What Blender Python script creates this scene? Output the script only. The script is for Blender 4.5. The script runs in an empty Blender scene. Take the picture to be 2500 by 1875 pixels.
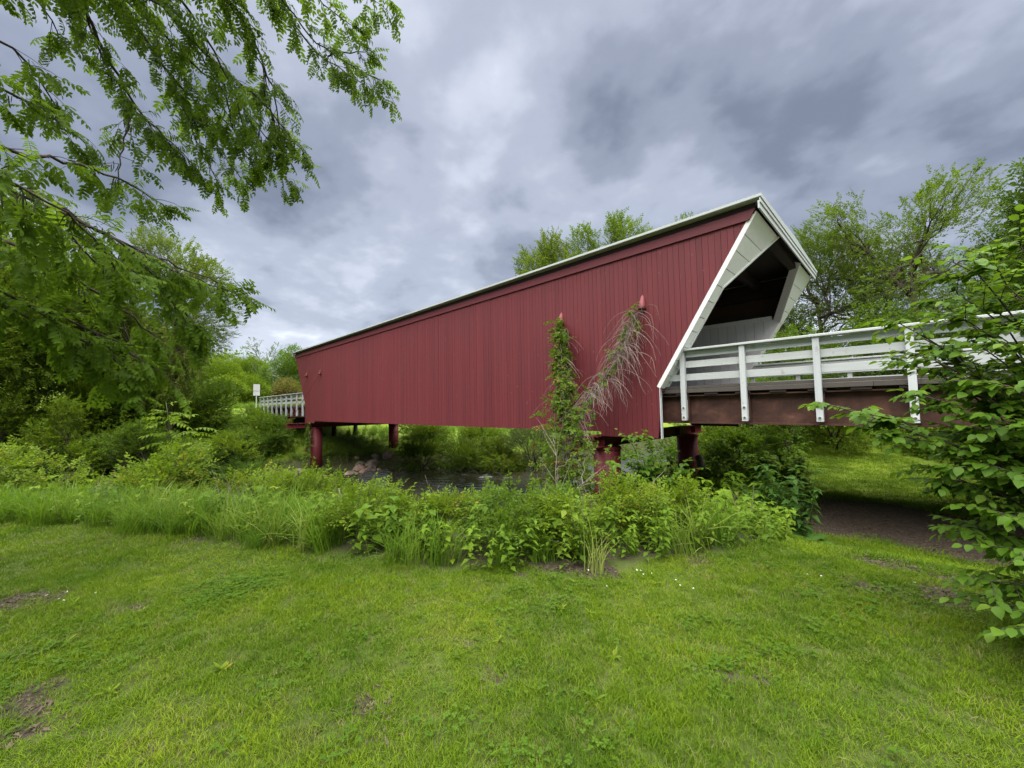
import bpy, math, random
import numpy as np
from mathutils import Matrix, Vector

SC = bpy.context.scene
R = math.radians
rnd = random.Random(7)
rng = np.random.default_rng(11)

# ------------------------------------------------------------------ camera
cam_d = bpy.data.cameras.new('camera'); cam = bpy.data.objects.new('camera', cam_d)
SC.collection.objects.link(cam); SC.camera = cam
cam_d.sensor_width = 36.0; cam_d.lens = 36.0 * 971.9 / 2500.0
cam_d.clip_start = 0.05; cam_d.clip_end = 3000
FW = Vector((-0.70467, 0.70711, 0.05856)); RT = Vector((0.70753, 0.70648, -0.01684)); UP = Vector((0.05327, -0.02957, 0.99814))
CAMZ = 1.6
cam.matrix_world = Matrix(((RT.x, UP.x, -FW.x, 0), (RT.y, UP.y, -FW.y, 0), (RT.z, UP.z, -FW.z, CAMZ), (0, 0, 0, 1)))

# ------------------------------------------------------------------ world, sun, exposure
SUN_TO = Vector((0.08, -0.20, 0.975)).normalized()
EXPOSURE = 3.15
SKY_GAIN = 0.134
world = bpy.data.worlds.new('World'); SC.world = world; world.use_nodes = True
wt = world.node_tree; wt.nodes.clear()
def wn(t, **k):
    n = wt.nodes.new(t)
    for a, b in k.items(): setattr(n, a, b)
    return n
wl = wt.links.new
sky = wn('ShaderNodeTexSky', sky_type='NISHITA', sun_disc=False)
sky.sun_elevation = math.asin(SUN_TO.z); sky.sun_rotation = math.atan2(SUN_TO.x, SUN_TO.y)
bg_sky = wn('ShaderNodeBackground'); bg_sky.inputs['Strength'].default_value = 0.05
wl(sky.outputs[0], bg_sky.inputs[0])
tc = wn('ShaderNodeTexCoord'); sep = wn('ShaderNodeSeparateXYZ'); wl(tc.outputs['Generated'], sep.inputs[0])
zc = wn('ShaderNodeMath', operation='MAXIMUM'); wl(sep.outputs[2], zc.inputs[0]); zc.inputs[1].default_value = 0.0
za = wn('ShaderNodeMath', operation='ADD'); wl(zc.outputs[0], za.inputs[0]); za.inputs[1].default_value = 0.30
div = wn('ShaderNodeVectorMath', operation='DIVIDE'); cmb = wn('ShaderNodeCombineXYZ')
for i in range(3): wl(za.outputs[0], cmb.inputs[i])
wl(tc.outputs['Generated'], div.inputs[0]); wl(cmb.outputs[0], div.inputs[1])
flat = wn('ShaderNodeVectorMath', operation='MULTIPLY'); wl(div.outputs[0], flat.inputs[0]); flat.inputs[1].default_value = (1, 1, 0.35)
def wnoise(scale, detail, rough, off, dist=0.0):
    mp = wn('ShaderNodeMapping'); mp.inputs['Location'].default_value = off
    wl(flat.outputs[0], mp.inputs[0])
    n = wn('ShaderNodeTexNoise'); n.inputs['Scale'].default_value = scale; n.inputs['Detail'].default_value = detail
    n.inputs['Roughness'].default_value = rough; n.inputs['Distortion'].default_value = dist
    wl(mp.outputs[0], n.inputs['Vector']); return n.outputs['Fac']
nA = wnoise(1.5, 5, 0.5, (3.1, 1.4, 0.2), 0.08); nB = wnoise(3.3, 6, 0.52, (7.7, 2.1, 4.0), 0.12)
mixn = wn('ShaderNodeMath', operation='MULTIPLY_ADD'); wl(nA, mixn.inputs[0]); mixn.inputs[1].default_value = 0.66
half = wn('ShaderNodeMath', operation='MULTIPLY'); wl(nB, half.inputs[0]); half.inputs[1].default_value = 0.34
wl(half.outputs[0], mixn.inputs[2])
ramp = wn('ShaderNodeValToRGB'); wl(mixn.outputs[0], ramp.inputs[0])
cr = ramp.color_ramp; cr.interpolation = 'EASE'
cr.elements[0].position = 0.385; cr.elements[0].color = (0.17, 0.188, 0.24, 1)
cr.elements[1].position = 0.655; cr.elements[1].color = (0.84, 0.87, 0.93, 1)
e = cr.elements.new(0.455); e.color = (0.28, 0.305, 0.375, 1)
e = cr.elements.new(0.52); e.color = (0.41, 0.44, 0.52, 1)
e = cr.elements.new(0.59); e.color = (0.57, 0.605, 0.69, 1)
bg_cl = wn('ShaderNodeBackground'); bg_cl.inputs['Strength'].default_value = SKY_GAIN
wl(ramp.outputs[0], bg_cl.inputs[0])
mixs = wn('ShaderNodeMixShader'); mixs.inputs[0].default_value = 0.93
wl(bg_sky.outputs[0], mixs.inputs[1]); wl(bg_cl.outputs[0], mixs.inputs[2])
wo = wn('ShaderNodeOutputWorld'); wl(mixs.outputs[0], wo.inputs[0])

sun_d = bpy.data.lights.new('sun', 'SUN'); sun_d.energy = 1.5; sun_d.angle = R(100); sun_d.color = (1.0, 0.965, 0.91)
sun = bpy.data.objects.new('sun', sun_d); SC.collection.objects.link(sun)
sun.location = (0, -20, 60); sun.rotation_euler = SUN_TO.to_track_quat('Z', 'Y').to_euler()
vs = SC.view_settings; vs.view_transform = 'Standard'; vs.look = 'None'; vs.exposure = EXPOSURE; vs.gamma = 1.0
vs.use_curve_mapping = False
cy = SC.cycles; cy.max_bounces = 4; cy.diffuse_bounces = 3; cy.glossy_bounces = 2; cy.transmission_bounces = 3

# ------------------------------------------------------------------ helpers
class MB:
    def __init__(s): s.V = []; s.F = []; s.n = 0
    def add(s, v, f):
        s.V += [tuple(map(float, p)) for p in v]; s.F += [tuple(i + s.n for i in q) for q in f]; s.n = len(s.V); return s
    def box(s, x0, x1, y0, y1, z0, z1):
        return s.add([(x0,y0,z0),(x1,y0,z0),(x1,y1,z0),(x0,y1,z0),(x0,y0,z1),(x1,y0,z1),(x1,y1,z1),(x0,y1,z1)],
                     [(0,3,2,1),(4,5,6,7),(0,1,5,4),(1,2,6,5),(2,3,7,6),(3,0,4,7)])
    def bbox(s, x0, x1, y0, y1, z0, z1, b=0.004):
        """box with chamfered long edges: octagon-ish section along the longest axis"""
        d = (x1-x0, y1-y0, z1-z0); ax = d.index(max(d)); lo = (x0,y0,z0); hi = (x1,y1,z1)
        o = [i for i in range(3) if i != ax]; a0,a1 = lo[o[0]],hi[o[0]]; b0,b1 = lo[o[1]],hi[o[1]]
        sec = [(a0+b,b0),(a1-b,b0),(a1,b0+b),(a1,b1-b),(a1-b,b1),(a0+b,b1),(a0,b1-b),(a0,b0+b)]
        v = []
        for t in (lo[ax], hi[ax]):
            for (p, q) in sec:
                c = [0,0,0]; c[ax] = t; c[o[0]] = p; c[o[1]] = q; v.append(c)
        f = [(i,(i+1)%8,8+(i+1)%8,8+i) for i in range(8)] + [tuple(range(7,-1,-1)), tuple(range(8,16))]
        if ax == 1: f = [tuple(reversed(q)) for q in f]
        return s.add(v, f)
    def prism(s, poly, off):
        """poly: 3D points, off: extrusion vector"""
        n = len(poly); v = [tuple(p) for p in poly] + [tuple(np.add(p, off)) for p in poly]
        return s.add(v, [tuple(range(n-1,-1,-1)), tuple(range(n, 2*n))] + [(i,(i+1)%n,n+(i+1)%n,n+i) for i in range(n)])
    def tube(s, pts, rad, n=6, cap=True):
        pts = np.asarray(pts, float); k = len(pts)
        if np.isscalar(rad): rad = [rad]*k
        t = np.gradient(pts, axis=0); t /= np.linalg.norm(t, axis=1)[:,None] + 1e-9
        ref = np.array([0,0,1.0]) if abs(t[0][2]) < 0.9 else np.array([1.0,0,0])
        v = []; ang = np.arange(n)*2*math.pi/n
        for i in range(k):
            a = np.cross(t[i], ref); a /= np.linalg.norm(a)+1e-9; b = np.cross(t[i], a)
            v.append(pts[i] + rad[i]*(np.outer(np.cos(ang), a)+np.outer(np.sin(ang), b)))
        f = [(i*n+j, (i+1)*n+j, (i+1)*n+(j+1)%n, i*n+(j+1)%n) for i in range(k-1) for j in range(n)]
        if cap: f += [tuple(range(n)), tuple(range((k-1)*n+n-1, (k-1)*n-1, -1))]
        return s.add(np.concatenate(v), f)
    def mesh(s, name, mat, smooth=False):
        m = bpy.data.meshes.new(name); m.from_pydata(s.V, [], s.F)
        if mat: m.materials.append(mat)
        if smooth: m.polygons.foreach_set('use_smooth', [True]*len(m.polygons))
        m.update(); return m
    def build(s, name, mat, parent=None, smooth=False, loc=(0,0,0)):
        return link(name, s.mesh(name, mat, smooth), parent, loc)

def root_loc(o):
    p = Vector((0,0,0))
    while o is not None: p = p + o.location; o = None if o.parent is None else None
    return p
def link(name, mesh, parent=None, loc=(0,0,0)):
    o = bpy.data.objects.new(name, mesh); SC.collection.objects.link(o); o.location = loc
    if parent is not None:
        o.parent = parent
        top = parent if parent.parent is None else parent.parent
        if parent.parent is None: o.matrix_parent_inverse = Matrix.Translation(-Vector(parent.location))
        else: o.matrix_parent_inverse = Matrix.Translation(-Vector(parent.location))   # part locations are world locations
    return o
def tag(o, label=None, cat=None, group=None, kind=None):
    if label: o['label'] = label
    if cat: o['category'] = cat
    if group: o['group'] = group
    if kind: o['kind'] = kind
    return o
def thing(name, loc, label, cat, group=None):
    o = bpy.data.objects.new(name, None); SC.collection.objects.link(o); o.location = loc; o.empty_display_size = 0.2
    return tag(o, label, cat, group)
def stuff(o): o['kind'] = 'stuff'; return o
def struct(o): o['kind'] = 'structure'; return o

# ------------------------------------------------------------------ materials
class NT:
    def __init__(s, name):
        s.m = bpy.data.materials.new(name); s.m.use_nodes = True; s.t = s.m.node_tree; s.t.nodes.clear()
        s.out = s.t.nodes.new('ShaderNodeOutputMaterial')
    def n(s, ty, props=None, **inp):
        n = s.t.nodes.new(ty)
        for k, v in (props or {}).items(): setattr(n, k, v)
        for k, v in inp.items():
            key = k.replace('_', ' ')
            sock = n.inputs[int(k[1:])] if k[0] == 'i' and k[1:].isdigit() else n.inputs[key]
            s.put(sock, v)
        return n
    def put(s, sock, v):
        if hasattr(v, 'is_linked') or hasattr(v, 'links'): s.t.links.new(v, sock)
        elif hasattr(v, 'outputs'): s.t.links.new(v.outputs[0], sock)
        else:
            if isinstance(v, tuple) and len(v) == 3 and sock.type == 'RGBA': v = (*v, 1)
            sock.default_value = v
    def noise(s, vec, scale, detail=4, rough=.55, dist=0):
        return s.n('ShaderNodeTexNoise', None, Vector=vec, Scale=scale, Detail=detail, Roughness=rough, Distortion=dist).outputs['Fac']
    def ramp(s, fac, stops):
        r = s.n('ShaderNodeValToRGB', None, Fac=fac); c = r.color_ramp
        while len(c.elements) < len(stops): c.elements.new(0.5)
        for e, (p, col) in zip(c.elements, stops):
            e.position = p; e.color = (*col, 1) if len(col) == 3 else col
        return r.outputs[0]
    def mix(s, f, a, b, mode='MIX'):
        n = s.n('ShaderNodeMix', {'data_type': 'RGBA', 'blend_type': mode})
        s.put(n.inputs[0], f); s.put(n.inputs[6], a); s.put(n.inputs[7], b); return n.outputs[2]
    def math(s, op, a, b=0.0):
        n = s.n('ShaderNodeMath', {'operation': op}); s.put(n.inputs[0], a); s.put(n.inputs[1], b); return n.outputs[0]
    def maprange(s, v, a, b, c=0.0, d=1.0):
        n = s.n('ShaderNodeMapRange'); s.put(n.inputs[0], v)
        for i, x in enumerate((a, b, c, d)): n.inputs[i+1].default_value = x
        return n.outputs[0]
    def obj(s): return s.n('ShaderNodeTexCoord').outputs['Object']
    def pos(s): return s.n('ShaderNodeNewGeometry').outputs['Position']
    def mapping(s, vec, scale, loc=(0,0,0)):
        n = s.n('ShaderNodeMapping', None, Vector=vec); n.inputs['Scale'].default_value = scale; n.inputs['Location'].default_value = loc
        return n.outputs[0]
    def bump(s, h, strength=.3, dist=.01):
        return s.n('ShaderNodeBump', None, Height=h, Strength=strength, Distance=dist).outputs[0]
    def pbr(s, col, rough=.6, spec=.35, metal=0., normal=None):
        b = s.n('ShaderNodeBsdfPrincipled'); s.put(b.inputs['Base Color'], col); s.put(b.inputs['Roughness'], rough)
        b.inputs['Specular IOR Level'].default_value = spec; s.put(b.inputs['Metallic'], metal)
        if normal is not None: s.put(b.inputs['Normal'], normal)
        return b
    def done(s, sh):
        s.t.links.new(sh.outputs[0], s.out.inputs['Surface']); return s.m

def painted(name, col, dirt, grain=(30,30,1.2), amt=.5, rough=.55, var=.16, flake=None, streak=0.):
    k = NT(name); P = k.pos(); oi = k.n('ShaderNodeObjectInfo')
    g = k.noise(k.mapping(P, grain), 1.0, 5, .6)
    big = k.noise(P, .55, 3, .5)
    spots = k.noise(k.mapping(P, (9, 9, 4.5)), 1.0, 3, .6)
    c = k.mix(k.maprange(oi.outputs['Random'], 0, 1, 0, var), col, tuple(x*.45 for x in col))
    c = k.mix(k.maprange(g, .35, .75, 0, .35*amt), c, tuple(x*.55 for x in col))
    c = k.mix(k.maprange(big, .45, .75, 0, .45*amt), c, dirt)
    c = k.mix(k.maprange(spots, .64, .74, 0, .6*amt), c, tuple(x*.42 for x in col))
    if streak:
        st = k.noise(k.mapping(P, (4.2, 4.2, .22)), 1.0, 5, .62)
        c = k.mix(k.maprange(st, .52, .74, 0, streak), c, tuple(x*.5 for x in dirt)); c = k.mix(k.maprange(st, .48, .28, 0, streak*.55), c, tuple(min(1, x*1.35+.004) for x in col))
    if flake:
        fl = k.noise(k.mapping(P, (14, 14, 9)), 1.0, 2, .5)
        c = k.mix(k.maprange(fl, .69, .74, 0, .75), c, flake)
    n = k.bump(g, .25, .004)
    return k.done(k.pbr(c, rough, .3, 0, n))
M = {}
M['red'] = painted('red_board_paint', (.138, .0225, .028), (.105, .027, .031), amt=.75, rough=.6, var=.3, flake=(.30, .09, .10), streak=.32)
M['red_trim'] = painted('red_trim_paint', (.128, .024, .032), (.10, .028, .034), grain=(1.5,20,40), amt=.5)
M['red_steel'] = painted('red_steel_paint', (.145, .020, .026), (.085, .022, .022), grain=(6,6,1.5), amt=.8, rough=.55, streak=.7)
M['eave_shade'] = painted('eave_shadow_red', (.034, .014, .016), (.025, .012, .012), amt=.4)  # red board darkened: shadow of the roof overhang put into its colour
M['hood'] = painted('faded_red_paint', (.255, .068, .076), (.22, .07, .075), amt=.3)
M['white'] = painted('white_board_paint', (.50, .53, .53), (.30, .31, .25), grain=(2,30,30), amt=1.0, rough=.6, var=.25, flake=(.34,.32,.27))
M['white_v'] = painted('white_post_paint', (.50, .53, .54), (.32, .32, .27), grain=(30,30,1.5), amt=1.0, rough=.6, var=.22, flake=(.36,.33,.28))
M['white_casing'] = painted('white_casing_paint', (.78, .80, .77), (.54, .57, .50), grain=(3,6,30), amt=.65, rough=.6, var=.18)
M['inner_white'] = painted('grey_white_paint', (.70, .70, .70), (.55, .54, .52), grain=(30,30,1.5), amt=.6, var=.2)
M['roof'] = painted('galvanised_roof', (.44, .48, .46), (.34, .38, .35), grain=(3,3,3), amt=.5, rough=.4)
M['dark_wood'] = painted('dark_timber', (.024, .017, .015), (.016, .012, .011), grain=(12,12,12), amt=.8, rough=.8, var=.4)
M['brown_wood'] = painted('unpainted_boards', (.055, .032, .024), (.034, .021, .017), grain=(25,25,1.5), amt=.8, rough=.8, var=.5)
M['deck'] = painted('weathered_deck_plank', (.082, .072, .062), (.05, .042, .036), grain=(30,2,30), amt=.8, rough=.85, var=.45)
M['log'] = painted('grey_log', (.10, .078, .062), (.05, .04, .033), grain=(6,6,6), amt=.8, rough=.9, var=.3)
M['bolt'] = painted('bolt_steel', (.10, .10, .10), (.07, .05, .04), amt=.4, rough=.45)
M['sign'] = painted('bare_sign_metal', (.56, .57, .56), (.46, .47, .46), amt=.3, rough=.4)
def rusty():
    k = NT('weathering_steel'); P = k.pos()
    a = k.noise(k.mapping(P, (2.2, 2.2, 3.2)), 1.0, 6, .65, .6); b = k.noise(P, 26, 3, .6)
    st = k.noise(k.mapping(P, (9, 9, .6)), 1.0, 3, .6)
    c = k.ramp(a, [(.30, (.024, .011, .008)), (.5, (.058, .025, .017)), (.66, (.095, .042, .027)), (.8, (.15, .10, .078))])
    c = k.mix(k.maprange(st, .5, .75, 0, .5), c, (.030, .015, .011))
    c = k.mix(k.maprange(b, .6, .75, 0, .35), c, (.09, .066, .055))
    return k.done(k.pbr(c, .72, .3, 0, k.bump(b, .2, .004)))
M['rust'] = rusty()
def bark(name, c1, c2):
    k = NT(name); P = k.pos(); a = k.noise(k.mapping(P, (14, 14, 3.5)), 1.0, 5, .65)
    return k.done(k.pbr(k.ramp(a, [(.3, c1), (.7, c2)]), .9, .15, 0, k.bump(a, .8, .03)))
M['bark'] = bark('tree_bark', (.028, .022, .017), (.085, .07, .055))
M['bark_pale'] = bark('pale_bark', (.10, .09, .075), (.22, .20, .17))
M['twig'] = bark('dry_twig', (.12, .09, .078), (.29, .235, .205))
M['stem'] = bark('green_stem', (.05, .075, .02), (.09, .12, .03))
def stone():
    k = NT('riprap_stone'); P = k.pos(); a = k.noise(P, 5, 6, .6); b = k.noise(P, 1.3, 2)
    c = k.mix(k.maprange(b, .4, .6), k.ramp(a, [(.3, (.10, .085, .07)), (.7, (.26, .22, .18))]), k.ramp(a, [(.3, (.16, .10, .075)), (.7, (.36, .25, .19))]))
    return k.done(k.pbr(c, .9, .2, 0, k.bump(a, .6, .04)))
M['stone'] = stone()

def leafmat(name, dark, light, accent=None, tr=.45, rough=.6, spec=.14, patch=.7):
    hue = (1.04, 1.10, .72) if light[1] > light[0] and light[0] < .5 else (1, 1, 1)
    dark = tuple(a*b*1.12 for a, b in zip(dark, hue)); light = tuple(a*b for a, b in zip(light, hue))
    k = NT(name); oi = k.n('ShaderNodeObjectInfo')
    pn = k.noise(oi.outputs['Location'], patch, 2, .5)
    P = k.pos(); fine = k.noise(P, 9.0, 2, .5)
    f = k.math('ADD', k.math('MULTIPLY', oi.outputs['Random'], .45), k.math('MULTIPLY', k.maprange(pn, .3, .7), .35))
    f = k.math('ADD', f, k.math('MULTIPLY', k.maprange(fine, .35, .65), .2))
    c = k.mix(f, dark, light)
    if accent: c = k.mix(k.maprange(oi.outputs['Random'], .86, .96), c, accent)
    b = k.pbr(c, rough, spec)
    t = k.n('ShaderNodeBsdfTranslucent', None, Color=k.mix(.5, c, (.155, .25, .012), 'MIX'))
    mx = k.n('ShaderNodeMixShader'); mx.inputs[0].default_value = tr
    k.t.links.new(b.outputs[0], mx.inputs[1]); k.t.links.new(t.outputs[0], mx.inputs[2])
    return k.done(mx)
M['leaf_walnut'] = leafmat('walnut_leaf', (.038, .078, .009), (.115, .185, .016), tr=.5)
M['leaf_mid'] = leafmat('mid_green_leaf', (.038, .080, .012), (.115, .185, .020), patch=.35)
M['leaf_dark'] = leafmat('dark_green_leaf', (.024, .056, .012), (.066, .120, .020), patch=.35)
M['leaf_bright'] = leafmat('bright_green_leaf', (0.061, 0.110, 0.008), (0.165, 0.226, 0.017), patch=.5)
M['leaf_yellow'] = leafmat('yellow_green_leaf', (.070, .125, .012), (.185, .245, .022), accent=(.26, .25, .03), patch=.8)
M['leaf_olive'] = leafmat('olive_green_leaf', (.060, .088, .018), (.150, .182, .034), patch=.35)
M['leaf_locust'] = leafmat('locust_leaf', (.040, .070, .014), (.118, .160, .028), patch=.35)
M['leaf_grey'] = leafmat('grey_green_leaf', (.050, .082, .034), (.115, .155, .068), patch=.4)
M['leaf_red'] = leafmat('reddish_leaf', (.070, .052, .018), (.155, .105, .035), patch=.3)
M['leaf_bush'] = leafmat('big_bush_leaf', (0.034, 0.081, 0.011), (0.103, 0.190, 0.017), accent=(.13, .22, .02), tr=.45, patch=1.2, rough=.5, spec=.2)
M['leaf_weed'] = leafmat('weed_leaf', (0.052, 0.108, 0.014), (0.156, 0.237, 0.021), accent=(.20, .27, .03), patch=1.3)
M['leaf_nettle'] = leafmat('blue_green_leaf', (.022, .060, .016), (.060, .120, .026), patch=1.2)
M['leaf_clover'] = leafmat('clover_leaf', (.040, .090, .010), (.090, .155, .018), patch=3)
M['leaf_vine'] = leafmat('vine_leaf', (0.046, 0.094, 0.016), (0.139, 0.198, 0.026), accent=(.20, .13, .04), patch=2.)
M['catkin'] = leafmat('catkin', (.016, .022, .010), (.030, .036, .014), tr=.1)
M['tall_grass'] = leafmat('tall_grass_blade', (0.050, 0.110, 0.013), (0.138, 0.226, 0.025), accent=(.22, .26, .06), patch=1.0)
M['flower'] = leafmat('white_clover', (.55, .55, .48), (.7, .7, .62), tr=.2)
M['burdock'] = leafmat('burdock_leaf', (.035, .085, .025), (.075, .145, .040), patch=3)
def lawnmat():
    k = NT('lawn_blade'); oi = k.n('ShaderNodeObjectInfo'); L = oi.outputs['Location']
    a = k.noise(L, .9, 3, .6); b = k.noise(k.mapping(L, (1,1,1), (5,3,0)), 2.6, 3, .6); r = oi.outputs['Random']
    f = k.math('ADD', k.math('MULTIPLY', k.maprange(a, .3, .7), .6), k.math('MULTIPLY', r, .4))
    c = k.ramp(f, [(0.1, (.046, .106, .006)), (.45, (.100, .174, .007)), (.75, (.152, .226, .009)), (1., (.210, .258, .018))])
    c = k.mix(k.maprange(b, .60, .74, 0, .65), c, (.165, .165, .045))
    c = k.mix(k.maprange(r, .93, .97, 0, .8), c, (.20, .185, .075))
    bs = k.pbr(c, .6, .1); t = k.n('ShaderNodeBsdfTranslucent', None, Color=c)
    mx = k.n('ShaderNodeMixShader'); mx.inputs[0].default_value = .35
    k.t.links.new(bs.outputs[0], mx.inputs[1]); k.t.links.new(t.outputs[0], mx.inputs[2]); return k.done(mx)
M['lawn'] = lawnmat()
def groundmat():
    k = NT('ground'); P = k.pos()
    at = k.n('ShaderNodeAttribute', {'attribute_name': 'soil'}).outputs['Fac']
    mead = k.n('ShaderNodeAttribute', {'attribute_name': 'meadow'}).outputs['Fac']
    a = k.noise(P, 1.1, 4, .6); b = k.noise(P, 14, 5, .65); d = k.noise(P, 60, 3, .6)
    g = k.ramp(a, [(.3, (.030, .052, .008)), (.7, (.062, .085, .013))])
    g = k.mix(k.maprange(b, .45, .7), g, (.060, .060, .022))
    md = k.mix(k.maprange(b, .35, .7), (.115, .185, .012), (.17, .22, .016)); md = k.mix(k.maprange(a, .4, .65, 0, .6), md, (.075, .125, .014))
    g = k.mix(mead, g, md)
    so = k.ramp(b, [(.3, (.022, .016, .012)), (.55, (.046, .034, .026)), (.75, (.080, .062, .048))])
    so = k.mix(k.maprange(d, .6, .75, 0, .5), so, (.15, .13, .10))
    f = k.math('ADD', at, k.maprange(b, .3, .7, -.25, .25))
    f = k.maprange(f, .35, .6)
    c = k.mix(f, g, so)
    return k.done(k.pbr(c, .92, .2, 0, k.bump(k.math('ADD', b, k.math('MULTIPLY', d, .4)), .7, .03)))
M['ground'] = groundmat()
def watermat():
    k = NT('river_water'); P = k.pos()
    w = k.noise(k.mapping(P, (2.6, 1.2, 1)), 1.6, 4, .6, .6); w2 = k.noise(k.mapping(P, (7, 3.2, 1)), 1.5, 4, .6, .8)
    calm = k.noise(P, .22, 2, .5)
    h = k.math('ADD', w, k.math('MULTIPLY', w2, .55))
    nrm = k.n('ShaderNodeBump', None, Height=h, Strength=.35, Distance=.05).outputs[0]
    c = k.mix(k.maprange(calm, .35, .65), (.040, .036, .020), (.026, .028, .018))
    b = k.pbr(c, .05, .5, 0, nrm); b.inputs['IOR'].default_value = 1.33
    return k.done(b)
M['water'] = watermat()

# ------------------------------------------------------------------ terrain
def ss(a, b, x):
    t = np.clip((x-a)/(b-a), 0, 1); return t*t*(3-2*t)
LAWN_EDGE = np.array([(-160,-118),(-30,-16.6),(-13,-3.75),(-9.62,-1.13),(-8.5,-.26),(-6.95,.52),(-5.76,1.18),(-4.66,1.73),(-3.77,2.23),(-2.99,2.67),(-2.5,3.02),
    (-2.13,3.52),(-1.78,4.12),(-1.45,4.8),(-1.25,5.6),(-1.2,6.4),(-1.35,7.5),(-1.75,9),(-2.0,10.5),(-2.0,13),(-2.5,17),(-4,24),(-7,40),(-9,90)], float)
RIGHT_EDGE = np.array([(3.2,-60),(2.2,-6),(1.3,0),(.75,3),(.6,4.6),(.8,5.8),(1.25,7),(1.6,9),(2.0,13),(1.6,16),(.8,19),(-1.5,21),(-9,22)], float)
NEAR_W = np.array([(-160,-135),(-27,-14),(-19,-6),(-14.5,0),(-12,5),(-10.8,9),(-10.3,14),(-9.5,20),(-9,28),(-9,40),(-9,300)], float)
FAR_W = np.array([(-180,-120),(-38,-14),(-30,-6),(-25.8,2),(-24.8,8),(-23.8,11),(-21.5,13),(-18.9,15.2),(-16.3,17),(-15,20.5),(-14.5,26),(-15,34),(-15,300)], float)
def sdist(X, Y, poly):
    """signed distance to polyline, positive on its left side"""
    best = np.full(X.shape, 1e9); sg = np.ones(X.shape)
    for (ax, ay), (bx, by) in zip(poly[:-1], poly[1:]):
        dx, dy = bx-ax, by-ay; L2 = dx*dx+dy*dy
        t = np.clip(((X-ax)*dx+(Y-ay)*dy)/L2, 0, 1)
        px, py = X-ax-t*dx, Y-ay-t*dy; d = np.hypot(px, py)
        c = dx*(Y-ay)-dy*(X-ax); m = d < best-1e-9
        best = np.where(m, d, best); sg = np.where(m, np.sign(c), sg)
    return best*sg
def hash2(X, Y):
    return np.sin(X*1.7+.3)*np.cos(Y*1.3+1.1)*.5 + np.sin(X*.63-Y*.81+2.)*.5
def height(X, Y):
    X = np.asarray(X, float); Y = np.asarray(Y, float)
    dl = sdist(X, Y, LAWN_EDGE); dn = -sdist(X, Y, NEAR_W); df = sdist(X, Y, FAR_W)
    hn = -.85*ss(4.6, 9.5, Y)*ss(-8, -3.5, X)*(1-ss(16, 24, Y)) + .035*hash2(X*1.3, Y*1.3)
    t = np.clip(dn/(np.maximum(dn, 0)+np.maximum(dl-.6, 0)+1e-6), 0, 1)
    hN = -2.6+(2.6+hn)*(.5*t**1.1+.5*ss(0, 1, t))
    top = -.45 + 2.35*ss(-34, -43, X)*(1-ss(18, 30, Y)) + 1.3*ss(8, 2, Y)*ss(-28, -34, X)*(1-ss(-34, -43, X))
    top = top + 6*ss(-55, -110, X) + 3*ss(60, 140, Y) + .12*hash2(X*.5, Y*.5)
    hF = -2.6+(2.6+top)*ss(0, 1, df/9.0)
    h = np.where(dn > 0, hN, np.where(df > 0, hF, -2.9))
    # rise at the right end of the approach
    h = h + ss(4.5, 8.5, X)*(2.35+.0)*ss(6, 9, Y)*(1-ss(16, 19, Y))
    return h
def hz(x, y): return float(height(np.array([x]), np.array([y]))[0])

PATCH = [(-5.6,-.5,.22),(-5.35,-.42,.16),(-4.67,.17,.13),(-3.68,-.28,.16),(-3.45,-.22,.1),(-3.29,-.27,.15),(-2.65,.18,.08),(-2.25,1.04,.09),(-1.98,.95,.07),(-2.24,1.77,.09),
    (-1.82,1.68,.07),(-.81,2.66,.1),(-.70,2.74,.06),(-1.06,2.85,.06),(-2.45,1.09,.05),(-2.5,3.08,.16),(-2.3,3.25,.14),(-1.62,4.25,.12),(-6.4,.75,.15),(-2.7,2.78,.1),(-.35,4.6,.22),(.1,4.9,.25),(-.3,5.7,.3),(.2,5.6,.3),(-2.1,3.35,.15)]
def soil(X, Y):
    s = np.zeros(np.shape(X))
    for (x, y, r) in PATCH:
        d = np.hypot((X-x)*(1+.35*np.sin(x*9)), (Y-y)*(1+.35*np.cos(y*7)))/(r*.8)+.25*np.sin(X*23+y)*np.sin(Y*19+x); s = np.maximum(s, .9*(1-ss(.4, 1.5, d)))
    dirt = ss(9.0, 9.9, Y+.25*np.sin(X*3.1))*(1-ss(12.4, 13.4, Y+.3*np.sin(X*2.3)))*ss(-3.6, -2.6, X)*(1-ss(6, 7, X))
    return np.maximum(s, dirt)
def lawnmask(X, Y):
    return (sdist(X, Y, LAWN_EDGE) < 0) & (sdist(X, Y, RIGHT_EDGE) > 0)

na = 300
rad = np.concatenate([[0.25], np.geomspace(.5, 14, 95), np.geomspace(14.6, 60, 70), np.geomspace(64, 1500, 26)])
ang = np.arange(na)*2*math.pi/na
GX = np.outer(rad, np.cos(ang)).ravel(); GY = np.outer(rad, np.sin(ang)).ravel()
GX = np.append(GX, 0.); GY = np.append(GY, 0.)
GZ = height(GX, GY); nr = len(rad)
faces = [(i*na+j, (i+1)*na+j, (i+1)*na+(j+1) % na, i*na+(j+1) % na) for i in range(nr-1) for j in range(na)]
faces += [(len(GX)-1, j, (j+1) % na) for j in range(na)]
gm = bpy.data.meshes.new('ground'); gm.from_pydata(np.stack([GX, GY, GZ], 1).tolist(), [], faces)
gm.materials.append(M['ground']); gm.polygons.foreach_set('use_smooth', [True]*len(gm.polygons))
dlg = sdist(GX, GY, LAWN_EDGE); dfg = sdist(GX, GY, FAR_W)
so = soil(GX, GY); so = np.maximum(so, np.where((dlg > .1) & (dfg < 4), .5, 0)); so = np.maximum(so, np.where((sdist(GX,GY,RIGHT_EDGE) < -.1) & (np.hypot(GX,GY) < 14), .6, 0))
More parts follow.
